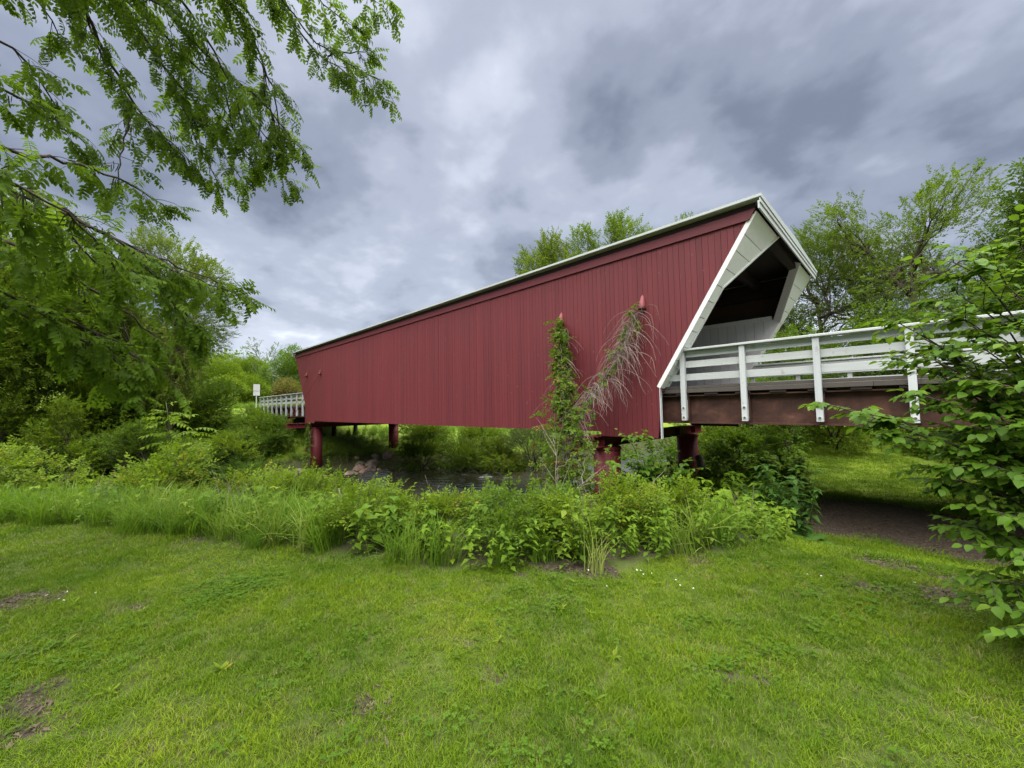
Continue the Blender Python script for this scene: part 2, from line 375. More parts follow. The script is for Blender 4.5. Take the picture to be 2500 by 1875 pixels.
a = gm.attributes.new('soil', 'FLOAT', 'POINT'); a.data.foreach_set('value', so.astype(np.float32))
md = np.where(dfg > 4.5, 1.0, 0.0); md = np.maximum(md, ((dlg < 0) & (GY > 13)).astype(float))
a = gm.attributes.new('meadow', 'FLOAT', 'POINT'); a.data.foreach_set('value', md.astype(np.float32))
ground = struct(link('ground', gm))
wp = [(-7.6,40),(-7.6,28),(-7.9,20),(-8.6,14),(-9.1,9),(-10.3,5),(-12.9,-1),(-17.4,-7),(-25.6,-15),(-150,-128.5)]
fp = [(-172,-111),(-40.3,-13),(-32.3,-5),(-28.1,2.5),(-27.1,8.6),(-25.9,12.2),(-23.2,14.8),(-20.8,16.8),(-18.4,18.2),(-17.2,21),(-16.8,26),(-17.3,34),(-17.3,90)]
wb = MB(); poly = [(x, y, -2.3) for x, y in [(-7.6, 90)]+wp+fp]; wb.add(poly, [tuple(range(len(poly)))])
river = struct(wb.build('river', M['water']))
def ripples():
    xs = np.arange(-28, -7.4, .085); ys = np.arange(2.5, 27, .085); XX, YY = np.meshgrid(xs, ys); Z = np.zeros_like(XX); q = np.random.default_rng(3)
    ph = .6*np.sin(XX*.9+YY*.5)+.5*np.sin(YY*1.3-XX*.4)
    for k in range(16):
        a = 2.36+q.normal(0,.6); lam = q.uniform(.26,.75); Z += .019*lam*np.sin(2*math.pi/lam*(math.cos(a)*XX+math.sin(a)*YY)+q.uniform(0,6.28)+ph*q.normal(0,1.2))
    riff = .35+.65*ss(-.15, .5, np.sin(XX*.33+1.9)*np.cos(YY*.30+.6)); Z = -2.294+Z*riff
    ny, nx = XX.shape; f = [(j*nx+i, j*nx+i+1, (j+1)*nx+i+1, (j+1)*nx+i) for j in range(ny-1) for i in range(nx-1)]
    m = bpy.data.meshes.new('river_riffle'); m.from_pydata(np.stack([XX,YY,Z],-1).reshape(-1,3).tolist(), [], f); m.materials.append(M['water']); m.polygons.foreach_set('use_smooth', [True]*len(m.polygons)); return m
struct(link('river_riffle', ripples()))

# ------------------------------------------------------------------ covered bridge
BX, W0, W1 = -16.2, 9.0, 15.15          # mid length, near wall face, far wall face
XR, XL = -4.12, -28.28                    # ends of the walls at floor height
ZS, ZT, SL = 2.01, 5.40, .6185           # where the ends start to lean out, top of siding, lean
bridge = thing('covered_bridge', (BX, 12.1, hz(BX, 12.1)), 'long barn red covered bridge with flat roof and white leaning portal', 'covered bridge')
def zbot(x):
    base = .82 if (x > -5.75 or x < -26.65) else .94
    if x > XR: return max(base, ZS+(x-XR)/SL)
    if x < XL: return max(base, ZS+(XL-x)/SL)
    return base
bw = .128; full = MB().box(-bw/2+.003, bw/2-.003, 0, .022, .94, ZT).mesh('siding_board', M['red'])
low = MB().box(-bw/2+.003, bw/2-.003, 0, .022, .82, ZT).mesh('siding_board', M['red'])
nb = int((28.2)/bw)
for i in range(nb):
    x = BX-14.1+bw*(i+.5); a, b = x-bw/2+.003, x+bw/2-.003
    if zbot(a) > ZT-.05 and zbot(b) > ZT-.05: continue
    yo = W0+rnd.uniform(-.003, .003)
    if XL+.07 < x < XR-.07:
        o = link('siding_board', low if (x > -5.75 or x < -26.65) else full, bridge, (x, yo, 0))
    else:
        za_, zb_ = min(zbot(a), ZT-.01), min(zbot(b), ZT-.01)
        m = MB().prism([(-bw/2+.003,0,za_),(bw/2-.003,0,zb_),(bw/2-.003,0,ZT),(-bw/2+.003,0,ZT)], (0,.022,0)).mesh('siding_board', M['red'])
        link('siding_board', m, bridge, (x, yo, 0))
def outline(y, z0=.98, zt=5.5, ins=.03):
    dx = (zt-ZS)*SL
    return [(XL+ins,y,z0),(XR-ins,y,z0),(XR-ins,y,ZS),(XR-ins+dx,y,zt),(XL+ins-dx,y,zt),(XL+ins,y,ZS)]
MB().prism(outline(W0+.032), (0,.03,0)).build('inner_sheathing', M['brown_wood'], bridge)
MB().prism(outline(W1-.062), (0,.03,0)).build('inner_sheathing', M['brown_wood'], bridge)
fm = MB()
for i in range(nb):
    x = BX-14.1+bw*(i+.5); a, b = x-bw/2+.003, x+bw/2-.003
    if zbot(a) > ZT-.05 and zbot(b) > ZT-.05: continue
    fm.prism([(a,W1-.025,min(zbot(a),ZT-.01)),(b,W1-.025,min(zbot(b),ZT-.01)),(b,W1-.025,ZT),(a,W1-.025,ZT)], (0,.025,0))
stuff(fm.build('rear_wall_siding', M['red'], bridge))
for (ya, yb) in ((W0-.045, W0-.004), (W1+.004, W1+.045)):
    b = MB(); b.prism([(-30.30,ya,5.30),(-2.10,ya,5.30),(-1.98,ya,5.50),(-30.42,ya,5.50)], (0,yb-ya,0)); b.build('frieze_board', M['red_trim'], bridge)
    y2 = W0-.02 if ya < 12 else W1+.003; MB().box(-30.4,-1.98,y2,y2+.017,5.502,5.62).build('eave_board', M['eave_shade'], bridge)
roof = MB().prism([(-30.5,W0-.21,5.625),(-30.5,W1+.21,5.625),(-30.5,W1+.21,5.68),(-30.5,12.07,5.78),(-30.5,W0-.21,5.68)], (28.66,0,0)).build('roof', M['roof'], bridge)
for y in (W0-.218, W1+.212): MB().box(-30.52,-1.82,y,y+.006,5.632,5.686).build('drip_edge', M['roof'], roof)
for x in (-1.838, -30.508): MB().prism([(x,W0-.21,5.61),(x,W1+.21,5.61),(x,W1+.21,5.692),(x,12.07,5.792),(x,W0-.21,5.692)], (.006,0,0)).build('drip_edge', M['roof'], roof)
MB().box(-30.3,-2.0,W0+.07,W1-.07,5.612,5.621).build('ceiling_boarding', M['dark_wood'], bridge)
# portals
nrm = np.array([1,0,-SL])/math.hypot(1,SL)
def yin(z):
    if z <= 4.16: return 9.40
    return 9.41+(z-4.16)*(10.85-9.41)/(5.47-4.16)
def portal(sgn, side, dress):
    def P(y, z, off=0.):
        x = XR+(z-ZS)*SL; p = np.array([x,y,z])+nrm*off
        if side == 'far': p[1] = W0+W1-p[1]
        if sgn < 0: p[0] = 2*BX-p[0]
        return p
    zl = [2.0]; z = 2.0
    while z < 5.1: z += .31+.03*math.sin(z*9); zl.append(z)
    zl[-1] = 5.47
    flip = (sgn < 0) != (side == 'far')
    for z0, z1 in zip(zl[:-1], zl[1:]):
        z1 -= .012
        poly = [P(W0+.004,z0), P(yin(z0),z0)]
        if z0 < 4.16 < z1: poly.append(P(yin(4.16),4.16))
        poly += [P(yin(z1),z1), P(W0+.004,z1)]
        off = nrm*.028*np.array([sgn,1,1])
        if flip: poly = poly[::-1]
        MB().prism(poly, off).build('casing_board', M['white_casing'], bridge)
    # inner edge trim and return, along the opening
    for (za_, zb_) in ((2.0, 4.16), (4.16, 5.47)):
        y0, y1 = yin(za_+.0001), yin(zb_)
        q = [P(y0-.07,za_,.03), P(y0,za_,.03), P(y1,zb_,.03), P(y1-.07,zb_,.03)]
        MB().prism(q if not flip else q[::-1], nrm*.02*np.array([sgn,1,1])).build('casing_trim', M['white_casing'], bridge)
        q = [P(y0-.02,za_,-.16), P(y0-.02,za_,.028), P(y1-.02,zb_,.028), P(y1-.02,zb_,-.16)]
        MB().prism(q, (0,.018 if side != 'far' else -.018,0)).build('casing_return', M['inner_white'], bridge)
    # outer corner strip along the leaning edge and below
    q = [P(W0-.006,2.0,-.06), P(W0-.006,2.0,.034), P(W0-.006,5.40,.034), P(W0-.006,5.40,-.06)]
    MB().prism(q, (0,.008 if side != 'far' else -.008,0)).build('corner_strip', M['white_casing'] if sgn > 0 else M['red'], bridge)
    x = XR if sgn > 0 else 2*BX-XR; ya = (W0-.005, W0+.075) if side != 'far' else (W1-.075, W1+.005)
    MB().box(min(x,x+.024*sgn), max(x,x+.024*sgn), ya[0], ya[1], .81, 2.0).build('corner_strip', M['white_v'] if sgn > 0 else M['red'], bridge)
for sgn in (1, -1):
    for side in ('near', 'far'): portal(sgn, side, True)
    x = -1.90 if sgn > 0 else 2*BX+1.90
    for (d, t, z0, z1) in ((0, .03, 5.41, 5.565), (.03, .022, 5.525, 5.612)):
        xa = x+d*sgn; xb = xa+t*sgn
        MB().box(min(xa,xb), max(xa,xb), W0-.20, W1+.20, z0, z1).build('portal_fascia', M['white'], bridge)
    for k in range(3):       # ceiling beams behind the portal
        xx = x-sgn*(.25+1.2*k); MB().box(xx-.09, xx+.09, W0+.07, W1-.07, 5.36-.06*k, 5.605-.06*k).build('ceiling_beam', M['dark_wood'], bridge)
    # painted inner boards at both side walls
    for (yb, s2) in ((W1-.40, 1), (W0+.40, -1)):
        w = .27; n = 15
        for k in range(n):
            xa = XR-2.6+w*k+.006; xb = xa+w-.010
            def top(xq): return 4.24
            def bot(xq): return max(1.965, ZS+(xq-XR+.18)/SL) if xq > XR-.18 else 1.965
            if bot(xa) > 4.1: continue
            pts = [(xa,bot(xa)),(xb,min(bot(xb),4.2)),(xb,4.24),(xa,4.24)]
            q = [((p[0] if sgn > 0 else 2*BX-p[0]), yb, p[1]) for p in pts]
            if sgn < 0: q = q[::-1]
            MB().prism(q, (0,.02,0)).build('inner_board', M['inner_white'], bridge)
        xa, xb = sorted([XR-2.6, XR+1.15]); 
        if sgn < 0: xa, xb = 2*BX-xb, 2*BX-xa
        MB().box(xa, xb, yb-.03, yb+.05, 4.24, 4.36).build('inner_rail', M['inner_white'], bridge)
for k in range(10):           # joists of the ceiling
    x = BX-10.5+2.33*k
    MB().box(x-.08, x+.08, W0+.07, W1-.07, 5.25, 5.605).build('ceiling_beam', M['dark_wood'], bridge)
for y in (W0+.09, W1-.20):     # lattice truss planks, chords
    for k in range(20):
        for s in (1, -1):
            x0 = BX-11.6+1.18*k; dx = 1.9*s
            if not (XL-.6 < x0+dx < XR+.6): continue
            yy = y+(0 if s > 0 else .055)
            MB().prism([(x0-.12,yy,1.9),(x0+.12,yy,1.9),(x0+dx+.12,yy,5.2),(x0+dx-.12,yy,5.2)], (0,.05,0)).build('lattice_plank', M['brown_wood'], bridge)
    MB().box(XL+.1,XR-.1,y-.03,y+.14,1.02,1.32).build('bottom_chord', M['dark_wood'], bridge)
    MB().box(XL-1.6,XR+1.6,y-.03,y+.14,5.02,5.22).build('top_chord', M['dark_wood'], bridge)
for k in range(11):
    x = XL+.5+2.32*k; MB().box(x-.1,x+.1,W0+.07,W1-.07,1.45,1.78).build('floor_beam', M['dark_wood'], bridge)
fp_m = MB().bbox(-.118,.118,W0+.3,W1-.3,1.86,1.955).mesh('floor_plank', M['deck'])
for k in range(int(24.0/.25)): link('floor_plank', fp_m, bridge, (XL+.2+.25*k, 0, rnd.uniform(-.006,.004)))
for y in (10.4, 12.07, 13.7): MB().box(XL+.1,XR-.1,y-.06,y+.06,1.785,1.855).build('floor_stringer', M['dark_wood'], bridge)
# hoods over the stay rods
def hood(x, z0, h, w, d, mt='hood'):
    b = MB(); rows = 6; v = []
    for i in range(rows+1):
        t = i/rows; ww = w*math.sqrt(max(0.0, 1-t**1.6))/2+.004; dd = d*(1-t)**.8+.004
        v += [(x-ww, W0-.004, z0+h*t), (x-ww*.62, W0-.004-dd*.8, z0+h*t), (x, W0-.004-dd, z0+h*t), (x+ww*.62, W0-.004-dd*.8, z0+h*t), (x+ww, W0-.004, z0+h*t)]
    f = [(i*5+j, i*5+j+1, i*5+j+6, i*5+j+5) for i in range(rows) for j in range(4)]
    b.add(v, f); o = b.build('rod_hood', M[mt], bridge, True)
    md_ = o.modifiers.new('thick', 'SOLIDIFY'); md_.thickness = .012
for x, z in ((-6.92, 3.93), (-4.45, 3.91), (-27.99, 3.84), (-25.57, 3.80)): hood(x, z, .36, .17, .16, 'hood' if x > -10 else 'red_trim')

# ------------------------------------------------------------------ piers
def pier(x, label):
    g = hz(x, 9.5); p = thing('bridge_pier', (x, 12.1, hz(x, 12.1)), label, 'bridge pier', 'red steel piers under the covered bridge')
    for y in (9.5, 15.0):
        zb = hz(x, y)-.8
        b = MB(); b.tube([(x,y,zb),(x,y,.515)], .36, 28); c = b.build('column', M['red_steel'], p)
        for f in c.data.polygons: f.use_smooth = len(f.vertices) == 4
        MB().tube([(x,y,.44),(x,y,.475)], .385, 28).build('collar', M['red_steel'], c)
    b = MB(); b.box(x-.16,x+.16,7.72,16.4,.80,.822); b.box(x-.16,x+.16,7.72,16.4,.52,.542); b.box(x-.012,x+.012,7.72,16.4,.543,.799)
    b.build('cap_beam', M['red_steel'], p)
    for y in (8.3, 9.15, 10.2, 12.1, 14.0, 15.4): MB().box(x-.15,x+.15,y-.008,y+.008,.545,.797).build('stiffener', M['red_steel'], p)
    for s in ((-1 if x < BX else -1), ):
        for (hx, hz_) in (((-27.99, 3.95), (-25.57, 3.90)) if x < BX else ((-6.92, 4.05), (-4.45, 4.0))):
            b = MB(); b.tube([(x+.0,7.82,.84),(hx,8.97,hz_)], .014, 6); b.build('stay_rod', M['red_steel'], p)
            MB().tube([(x,7.82,.80),(x,7.82,.93)], .03, 8).build('rod_anchor', M['red_steel'], p)
    return p
pier(-5.88, 'red steel pier wrapped in vines below the white portal')
pier(-27.62, 'red steel pier beside rocks at the river bank')

# ------------------------------------------------------------------ approach spans
bolt_m = None
def approach(xa, xb, x_first, n_post, label, sgn):
    xm = (xa+xb)/2
    t = thing('approach_span', (xm, 12.1, hz(xm, 12.1)), label, 'bridge span')
    gx0, gx1 = (min(xa, xb)-(2.1 if sgn > 0 else 0), max(xa, xb)+(2.1 if sgn < 0 else 0))
    for y in (9.42, 14.75):
        b = MB(); b.box(gx0,gx1,y-.15,y+.15,1.785,1.81); b.box(gx0,gx1,y-.15,y+.15,1.17,1.20); b.box(gx0,gx1,y-.01,y+.01,1.201,1.784)
        g = b.build('girder', M['rust'], t)
        for k in range(n_post):
            for dx in (.06,):
                xs = x_first+sgn*1.23*k+dx; MB().box(xs,xs+.014,y-.145,y+.145,1.203,1.782).build('stiffener', M['rust'], g)
    nseg = max(1, round(abs(xb-xa)/3.6)); sl = abs(xb-xa)/nseg
    pm = MB().bbox(.003,sl-.003,-.118,.118,1.865,1.955).mesh('deck_plank', M['deck'])
    for ky in range(23):
        for kx in range(nseg): link('deck_plank', pm, t, (min(xa,xb)+sl*kx, 9.34+.25*ky, rnd.uniform(-.004,.003)))
    sm = MB().box(-.14,.14,9.24,14.93,1.812,1.862).mesh('sleeper', M['dark_wood'])
    for k in range(int(abs(xb-xa)/.62)): link('sleeper', sm, t, (min(xa,xb)+.4+.62*k, 0, 0))
    MB().box(min(xa,xb),max(xa,xb),11.2,11.5,1.5,1.80).build('stringer', M['dark_wood'], t)
    MB().box(min(xa,xb),max(xa,xb),12.8,13.1,1.5,1.80).build('stringer', M['dark_wood'], t)
    post_m = MB().bbox(-.053,.053,-.05,.05,1.24,2.805,.006).mesh('post', M['white_v'])
    bm_ = MB().tube([(0,-.012,0),(0,.01,0)], .024, 10).mesh('bolt', M['bolt']); bw_ = MB().tube([(0,-.006,0),(0,.01,0)], .036, 12).mesh('washer', M['sign'])
    for side in (0, 1):
        yp = 9.205 if side == 0 else 14.965; s = 1 if side == 0 else -1
        for k in range(n_post):
            x = x_first+sgn*1.23*k
            p = link('post', post_m, t, (x, yp, rnd.uniform(-.006,.006)))
            if side == 0:
                for z in (1.31, 1.52):
                    for m_ in (bm_, bw_):
                        o = link(m_.name.split('.')[0], m_, p, (x, yp-.053, z))
            MB().box(x-.03,x+.05,min(yp+.05*s,yp+.075*s),max(yp+.05*s,yp+.075*s),1.3,1.7).build('spacer_block', M['white_v'], p)
        y0, y1 = sorted((yp+.051*s, yp+.09*s)); e0, e1 = (xa+.05*sgn, x_first+sgn*1.23*(n_post-1)+.12*sgn)
        # rails in lengths of two or three bays so that joints show at the posts
        for (z0, z1) in ((2.665,2.795),(2.435,2.585),(2.145,2.295)):
            cuts = [e0]+[x_first+sgn*1.23*k for k in range(2, n_post-1, 3)]+[e1]
            for c0, c1 in zip(cuts[:-1], cuts[1:]):
                dz = rnd.uniform(-.006,.006); l, r = sorted((c0, c1)); MB().bbox(l+.003,r-.003,y0,y1,z0+dz,z1+dz).build('rail', M['white'], t)
        y0, y1 = sorted((yp-.09*s, yp+.13*s))
        c0, c1 = sorted((x_first-.12*sgn, e1)); mid_ = (c0+c1)/2
        MB().bbox(c0,mid_-.003,y0,y1,2.812,2.858,.006).build('cap_rail', M['white'], t); MB().bbox(mid_+.003,c1,y0,y1,2.812,2.858,.006).build('cap_rail', M['white'], t)
        y0, y1 = (9.26, 9.40) if side == 0 else (14.78, 14.92)
        l, r = sorted((xa, xb)); MB().box(l,r,y0,y1,1.962,2.02).build('wheel_guard', M['deck'] if side == 0 else M['white'], t)
        if side == 1: MB().bbox(l,r,14.86,14.91,2.05,2.16).build('rail', M['white'], t)
    return t
approach(-4.09, 6.9, -3.64, 9, 'steel and timber approach span with white board railing beside dirt track', 1)
approach(-28.31, -41.6, -29.45, 10, 'small white railed approach span beyond the end of the red bridge', -1)
# timber bents and abutments
for (x, lab) in ((-33.6, 'dark timber bent under the white railed span beyond the bridge'), (-38.2, 'dark timber bent close to the road embankment')):
    t = thing('timber_bent', (x, 12.1, hz(x, 12.1)), lab, 'bridge support', 'timber bents of the bridge approach')
    for y in (9.5, 11.2, 12.9, 14.7): MB().tube([(x,y,hz(x,y)-.5),(x,y,.9)], [.19,.16], 10).build('pile', M['dark_wood'], t, True)
    MB().box(x-.15,x+.15,9.0,15.2,.90,1.165).build('cap', M['dark_wood'], t)
for (x, s, lab) in ((5.6, 1, 'dark timber abutment in deep shade behind the big leaf bush'), (-41.2, -1, 'dark timber abutment at the road end of the small span')):
    t = thing('timber_abutment', (x, 12.1, hz(x-1.2*s, 12.1)), lab, 'abutment')
    for k in range(11):
        z0 = -1.2+.215*k; MB().bbox(x-.06,x+.06,8.6,15.6,z0,z0+.205,.008).build('plank', M['dark_wood'], t)
    for y in (9.0, 10.8, 12.6, 14.4): MB().tube([(x-.22*s,y,-1.3),(x-.22*s,y,1.15)], .15, 9).build('pile', M['dark_wood'], t, True)

# ------------------------------------------------------------------ road sign seen from behind
t = thing('road_sign', (-39.8, 8.72, hz(-39.8, 8.72)), 'white metal sign seen from behind on thin post by far railing', 'sign')
MB().box(-39.83,-39.77,8.69,8.75,hz(-39.8,8.72)-.3,3.9).build('post', M['sign'], t)
MB().box(-39.76,-39.75,8.47,8.97,3.38,3.96).build('sign_panel', M['sign'], t); MB().box(-39.76,-39.75,8.47,8.97,2.98,3.35).build('sign_panel', M['sign'], t)
MB().box(-39.80,-39.765,8.5,8.94,3.352,3.378).build('bracket', M['bolt'], t)
#==VEG==
# ------------------------------------------------------------------ vegetation helpers
def leaf_v(L, Wd, fold=.25, droop=.15, simple=False):
    """leaf along +X from the origin; returns verts, faces"""
    z = lambda t: -droop*L*t*t
    if simple:
        v = [(0,0,0),(.45*L,Wd/2,fold*Wd*.5+z(.45)),(.45*L,-Wd/2,fold*Wd*.5+z(.45)),(L,0,z(1)),(.45*L,0,z(.45))]
        return v, [(0,4,1),(0,2,4),(1,4,3),(4,2,3)]
    v = [(0,0,0)]
    for t, w in ((.22,.78),(.50,1.),(.78,.62)):
        v += [(t*L,w*Wd/2,fold*w*Wd*.5+z(t)),(t*L,0,z(t)),(t*L,-w*Wd/2,fold*w*Wd*.5+z(t))]
    v.append((L,0,z(1)))
    f = [(0,2,1),(0,3,2),(1,2,5,4),(2,3,6,5),(4,5,8,7),(5,6,9,8),(7,8,10),(8,9,10)]
    return v, f
def xf(v, yaw=0, pitch=0, roll=0, off=(0,0,0), sc=1.):
    m = Matrix.Translation(off) @ Matrix.Rotation(yaw,4,'Z') @ Matrix.Rotation(-pitch,4,'Y') @ Matrix.Rotation(roll,4,'X') @ Matrix.Scale(sc,4)
    return [tuple(m @ Vector(p)) for p in v]
def protoset(name, meshes):
    c = bpy.data.collections.new(name)
    for i, m in enumerate(meshes):
        o = bpy.data.objects.new('%s_%02d' % (name, i), m); c.objects.link(o)
    g = bpy.data.node_groups.new('scatter_'+name, 'GeometryNodeTree')
    g.interface.new_socket('Geometry', in_out='INPUT', socket_type='NodeSocketGeometry')
    g.interface.new_socket('Geometry', in_out='OUTPUT', socket_type='NodeSocketGeometry')
    n = g.nodes; l = g.links.new
    gi = n.new('NodeGroupInput'); go = n.new('NodeGroupOutput'); ci = n.new('GeometryNodeCollectionInfo')
    ci.inputs['Collection'].default_value = c; ci.inputs['Separate Children'].default_value = True; ci.inputs['Reset Children'].default_value = True
    ip = n.new('GeometryNodeInstanceOnPoints'); l(gi.outputs[0], ip.inputs['Points']); l(ci.outputs[0], ip.inputs['Instance'])
    ip.inputs['Pick Instance'].default_value = True
    def na_(nm, ty):
        q = n.new('GeometryNodeInputNamedAttribute'); q.data_type = ty; q.inputs['Name'].default_value = nm; return q.outputs['Attribute']
    er = n.new('FunctionNodeEulerToRotation'); l(na_('rot','FLOAT_VECTOR'), er.inputs[0])
    l(er.outputs[0], ip.inputs['Rotation']); l(na_('scl','FLOAT_VECTOR'), ip.inputs['Scale']); l(na_('idx','INT'), ip.inputs['Instance Index'])
    l(ip.outputs[0], go.inputs[0])
    return (g, len(meshes))
def scatter(name, pset, P, rot, scl, parent=None, seed=0):
    P = np.asarray(P, np.float32); n = len(P); r = np.random.default_rng(seed+5)
    rot = np.asarray(rot, np.float32); scl = np.asarray(scl, np.float32)
    if scl.ndim == 1: scl = np.repeat(scl[:,None], 3, 1)
    m = bpy.data.meshes.new(name); m.vertices.add(n); m.vertices.foreach_set('co', P.ravel())
    a = m.attributes.new('rot','FLOAT_VECTOR','POINT'); a.data.foreach_set('vector', rot.ravel())
    a = m.attributes.new('scl','FLOAT_VECTOR','POINT'); a.data.foreach_set('vector', scl.astype(np.float32).ravel())
    a = m.attributes.new('idx','INT','POINT'); a.data.foreach_set('value', r.integers(0, pset[1], n).astype(np.int32))
    o = link(name, m, parent); md_ = o.modifiers.new('scatter','NODES'); md_.node_group = pset[0]
    return stuff(o)
def dir_euler(d, roll):
    d = d/(np.linalg.norm(d, axis=1)[:,None]+1e-9)
    return np.stack([roll, -np.arcsin(np.clip(d[:,2],-1,1)), np.arctan2(d[:,1], d[:,0])], 1)

def spray_mesh(name, mat, L=.5, n=11, leaf=.11, wr=.55, seed=0, simple=True, droop=.2, twig=None, spread=1.):
    r = random.Random(seed); b = MB()
    for i in range(n):
        t = (i+.6)/n; sd = 1 if i % 2 else -1
        yaw = sd*r.uniform(.5,1.15)*spread if i < n-1 else r.uniform(-.2,.2)
        ll = leaf*r.uniform(.75,1.15)*(1-.25*abs(t-.5))
        v, f = leaf_v(ll, ll*wr*r.uniform(.85,1.1), r.uniform(.1,.4), r.uniform(.1,.35), simple)
        b.add(xf(v, yaw, r.uniform(-.45,.35), r.uniform(-.5,.5), (t*L, r.uniform(-.03,.03)*L*2, -droop*L*t*t+r.uniform(-.05,.05)*L)), f)
    m = b.mesh(name, mat)
    if twig:
        m.materials.append(twig); tb = MB(); tb.V = b.V[:]; tb.F = b.F[:]; tb.n = b.n; k0 = len(b.F)
        tb.tube([(0,0,0),(.5*L,0,-droop*L*.25),(L*.97,0,-droop*L*.94)], [.006*L/.5,.004*L/.5,.002], 3, False)
        m2 = tb.mesh(name, mat); m2.materials.append(twig)
        idx = [0]*k0+[1]*(len(tb.F)-k0); m2.polygons.foreach_set('material_index', idx); return m2
    return m
def clump_mesh(name, mat, rad=.32, n=16, leaf=.14, seed=0, wr=.6):
    r = random.Random(seed); b = MB()
    for i in range(n):
        while True:
            p = Vector((r.uniform(-1,1), r.uniform(-1,1), r.uniform(-.8,.8)))
            if p.length < 1: break
        ll = leaf*r.uniform(.7,1.25); v, f = leaf_v(ll, ll*wr, r.uniform(.1,.4), r.uniform(.1,.4), True)
        b.add(xf(v, math.atan2(p.y,p.x)+r.uniform(-.7,.7), r.uniform(-.8,.4), r.uniform(-.6,.6), p*rad), f)
    return b.mesh(name, mat)
def pinnate_mesh(name, mat, L=.34, pairs=6, leaf=.095, seed=0, simple=False, wr=.46):
    r = random.Random(seed); b = MB(); dr = r.uniform(.12,.42); side = r.uniform(-.12,.12)
    def c(t): return (L*t*(1-.12*t), side*L*t*t, -dr*L*t*t)
    for i in range(pairs):
        t = .2+.78*i/(pairs-1)*.98; sz = leaf*(1-.55*abs(t-.55))*r.uniform(.88,1.1)
        for sd in (1,-1):
            if r.random() < .04: continue
            v, f = leaf_v(sz, sz*wr, .15, r.uniform(.15,.5), simple)
            b.add(xf(v, sd*r.uniform(.85,1.2), -.25-dr*t*.8+r.uniform(-.2,.2), sd*r.uniform(-.1,.5), c(t)), f)
    v, f = leaf_v(leaf*.75, leaf*.75*wr, .15, .3, simple); b.add(xf(v, side*2, -dr*1.5, 0, c(1)), f)
    k0 = len(b.F); b.tube([c(0),c(.35),c(.7),c(1)], [.0028,.0024,.0018,.001], 3, False)
    m = b.mesh(name, mat); m.materials.append(M['stem']); m.polygons.foreach_set('material_index', [0]*k0+[1]*(len(b.F)-k0)); return m
def weed_mesh(name, mat, H=.55, nodes=7, leaf=.11, seed=0, wr=.5):
    r = random.Random(seed); b = MB(); lean = (r.uniform(-.15,.15), r.uniform(-.15,.15))
    for i in range(nodes):
        t = .15+.85*i/(nodes-1); z = H*t; a = r.uniform(0,6.28); sz = leaf*(1.15-.6*abs(t-.45))
        for q in range(2 if i < nodes-1 else 4):
            v, f = leaf_v(sz, sz*wr*r.uniform(.85,1.15), r.uniform(.1,.35), r.uniform(.2,.6), True)
            b.add(xf(v, a+q*(math.pi if i < nodes-1 else 1.57)+r.uniform(-.3,.3), r.uniform(-.25,.5), r.uniform(-.3,.3), (lean[0]*z, lean[1]*z, z)), f)
    k0 = len(b.F); b.tube([(0,0,-.1),(lean[0]*H,lean[1]*H,H)], [.005,.002], 3, False)
    m = b.mesh(name, mat); m.materials.append(M['stem']); m.polygons.foreach_set('material_index', [0]*k0+[1]*(len(b.F)-k0)); return m
def grass_mesh(name, mat, n, h, w, rad, seed=0, bend=.5, seg=2):
    r = random.Random(seed); b = MB()
    for i in range(n):
        a = r.uniform(0,6.28); q = rad*math.sqrt(r.random()); px, py = q*math.cos(a), q*math.sin(a)
        az = r.uniform(0,6.28); hh = h*r.uniform(.5,1.15); ww = w*r.uniform(.7,1.2); bd = bend*r.uniform(.2,1.3)*hh
        cx, cy = math.cos(az), math.sin(az); sx, sy = -cy*ww/2, cx*ww/2; v = []
        for k in range(seg+1):
            t = k/(seg+1); o = bd*t*t; z = hh*(t-.22*(bd/hh)*t*t)
            wk = (1-.35*t); v += [(px+cx*o+sx*wk, py+cy*o+sy*wk, z-.01), (px+cx*o-sx*wk, py+cy*o-sy*wk, z-.01)]
        v.append((px+cx*bd, py+cy*bd, hh*(1-.22*bd/hh)-.01))
        f = [(2*k,2*k+1,2*k+3,2*k+2) for k in range(seg)]+[(2*seg,2*seg+1,2*seg+2)]
        b.add(v, f)
    return b.mesh(name, mat)

def sprays(nm, mat, **k): return protoset(nm, [spray_mesh('%s_%d' % (nm,i), mat, seed=i*7+3, twig=M['bark'], **k) for i in range(4)])
def clumps(nm, mat, **k): return protoset(nm, [clump_mesh('%s_%d' % (nm,i), mat, seed=i*5+1, **k) for i in range(4)])
PS = {}
for c in ('mid','dark','bright','yellow','olive','grey','red','bush','locust'):
    PS['s_'+c] = sprays('spray_'+c, M['leaf_'+c], L=.42, n=11, leaf=.115)
for c in ('mid','dark','bright','olive','grey','red','yellow'):
    PS['c_'+c] = clumps('clump_'+c, M['leaf_'+c])
PS['willow'] = sprays('spray_willow', M['leaf_grey'], L=.55, n=14, leaf=.10, wr=.22)
PS['pinn'] = protoset('pinnate', [pinnate_mesh('pinnate_%d' % i, M['leaf_walnut'], seed=i) for i in range(6)])
PS['pinn_b'] = protoset('pinnate_bright', [pinnate_mesh('pinnate_b_%d' % i, M['leaf_bright'], seed=i, L=.36, leaf=.10, wr=.42) for i in range(4)])
PS['weed'] = protoset('weed', [weed_mesh('weed_%d' % i, M['leaf_weed'], H=.42+.06*(i % 3), seed=i, leaf=.085+.02*(i % 3), wr=.5+.12*(i % 2)) for i in range(6)])
PS['weed_y'] = protoset('weed_yellow', [weed_mesh('weed_y_%d' % i, M['leaf_yellow'], H=.5, seed=20+i, leaf=.12, wr=.72) for i in range(4)])
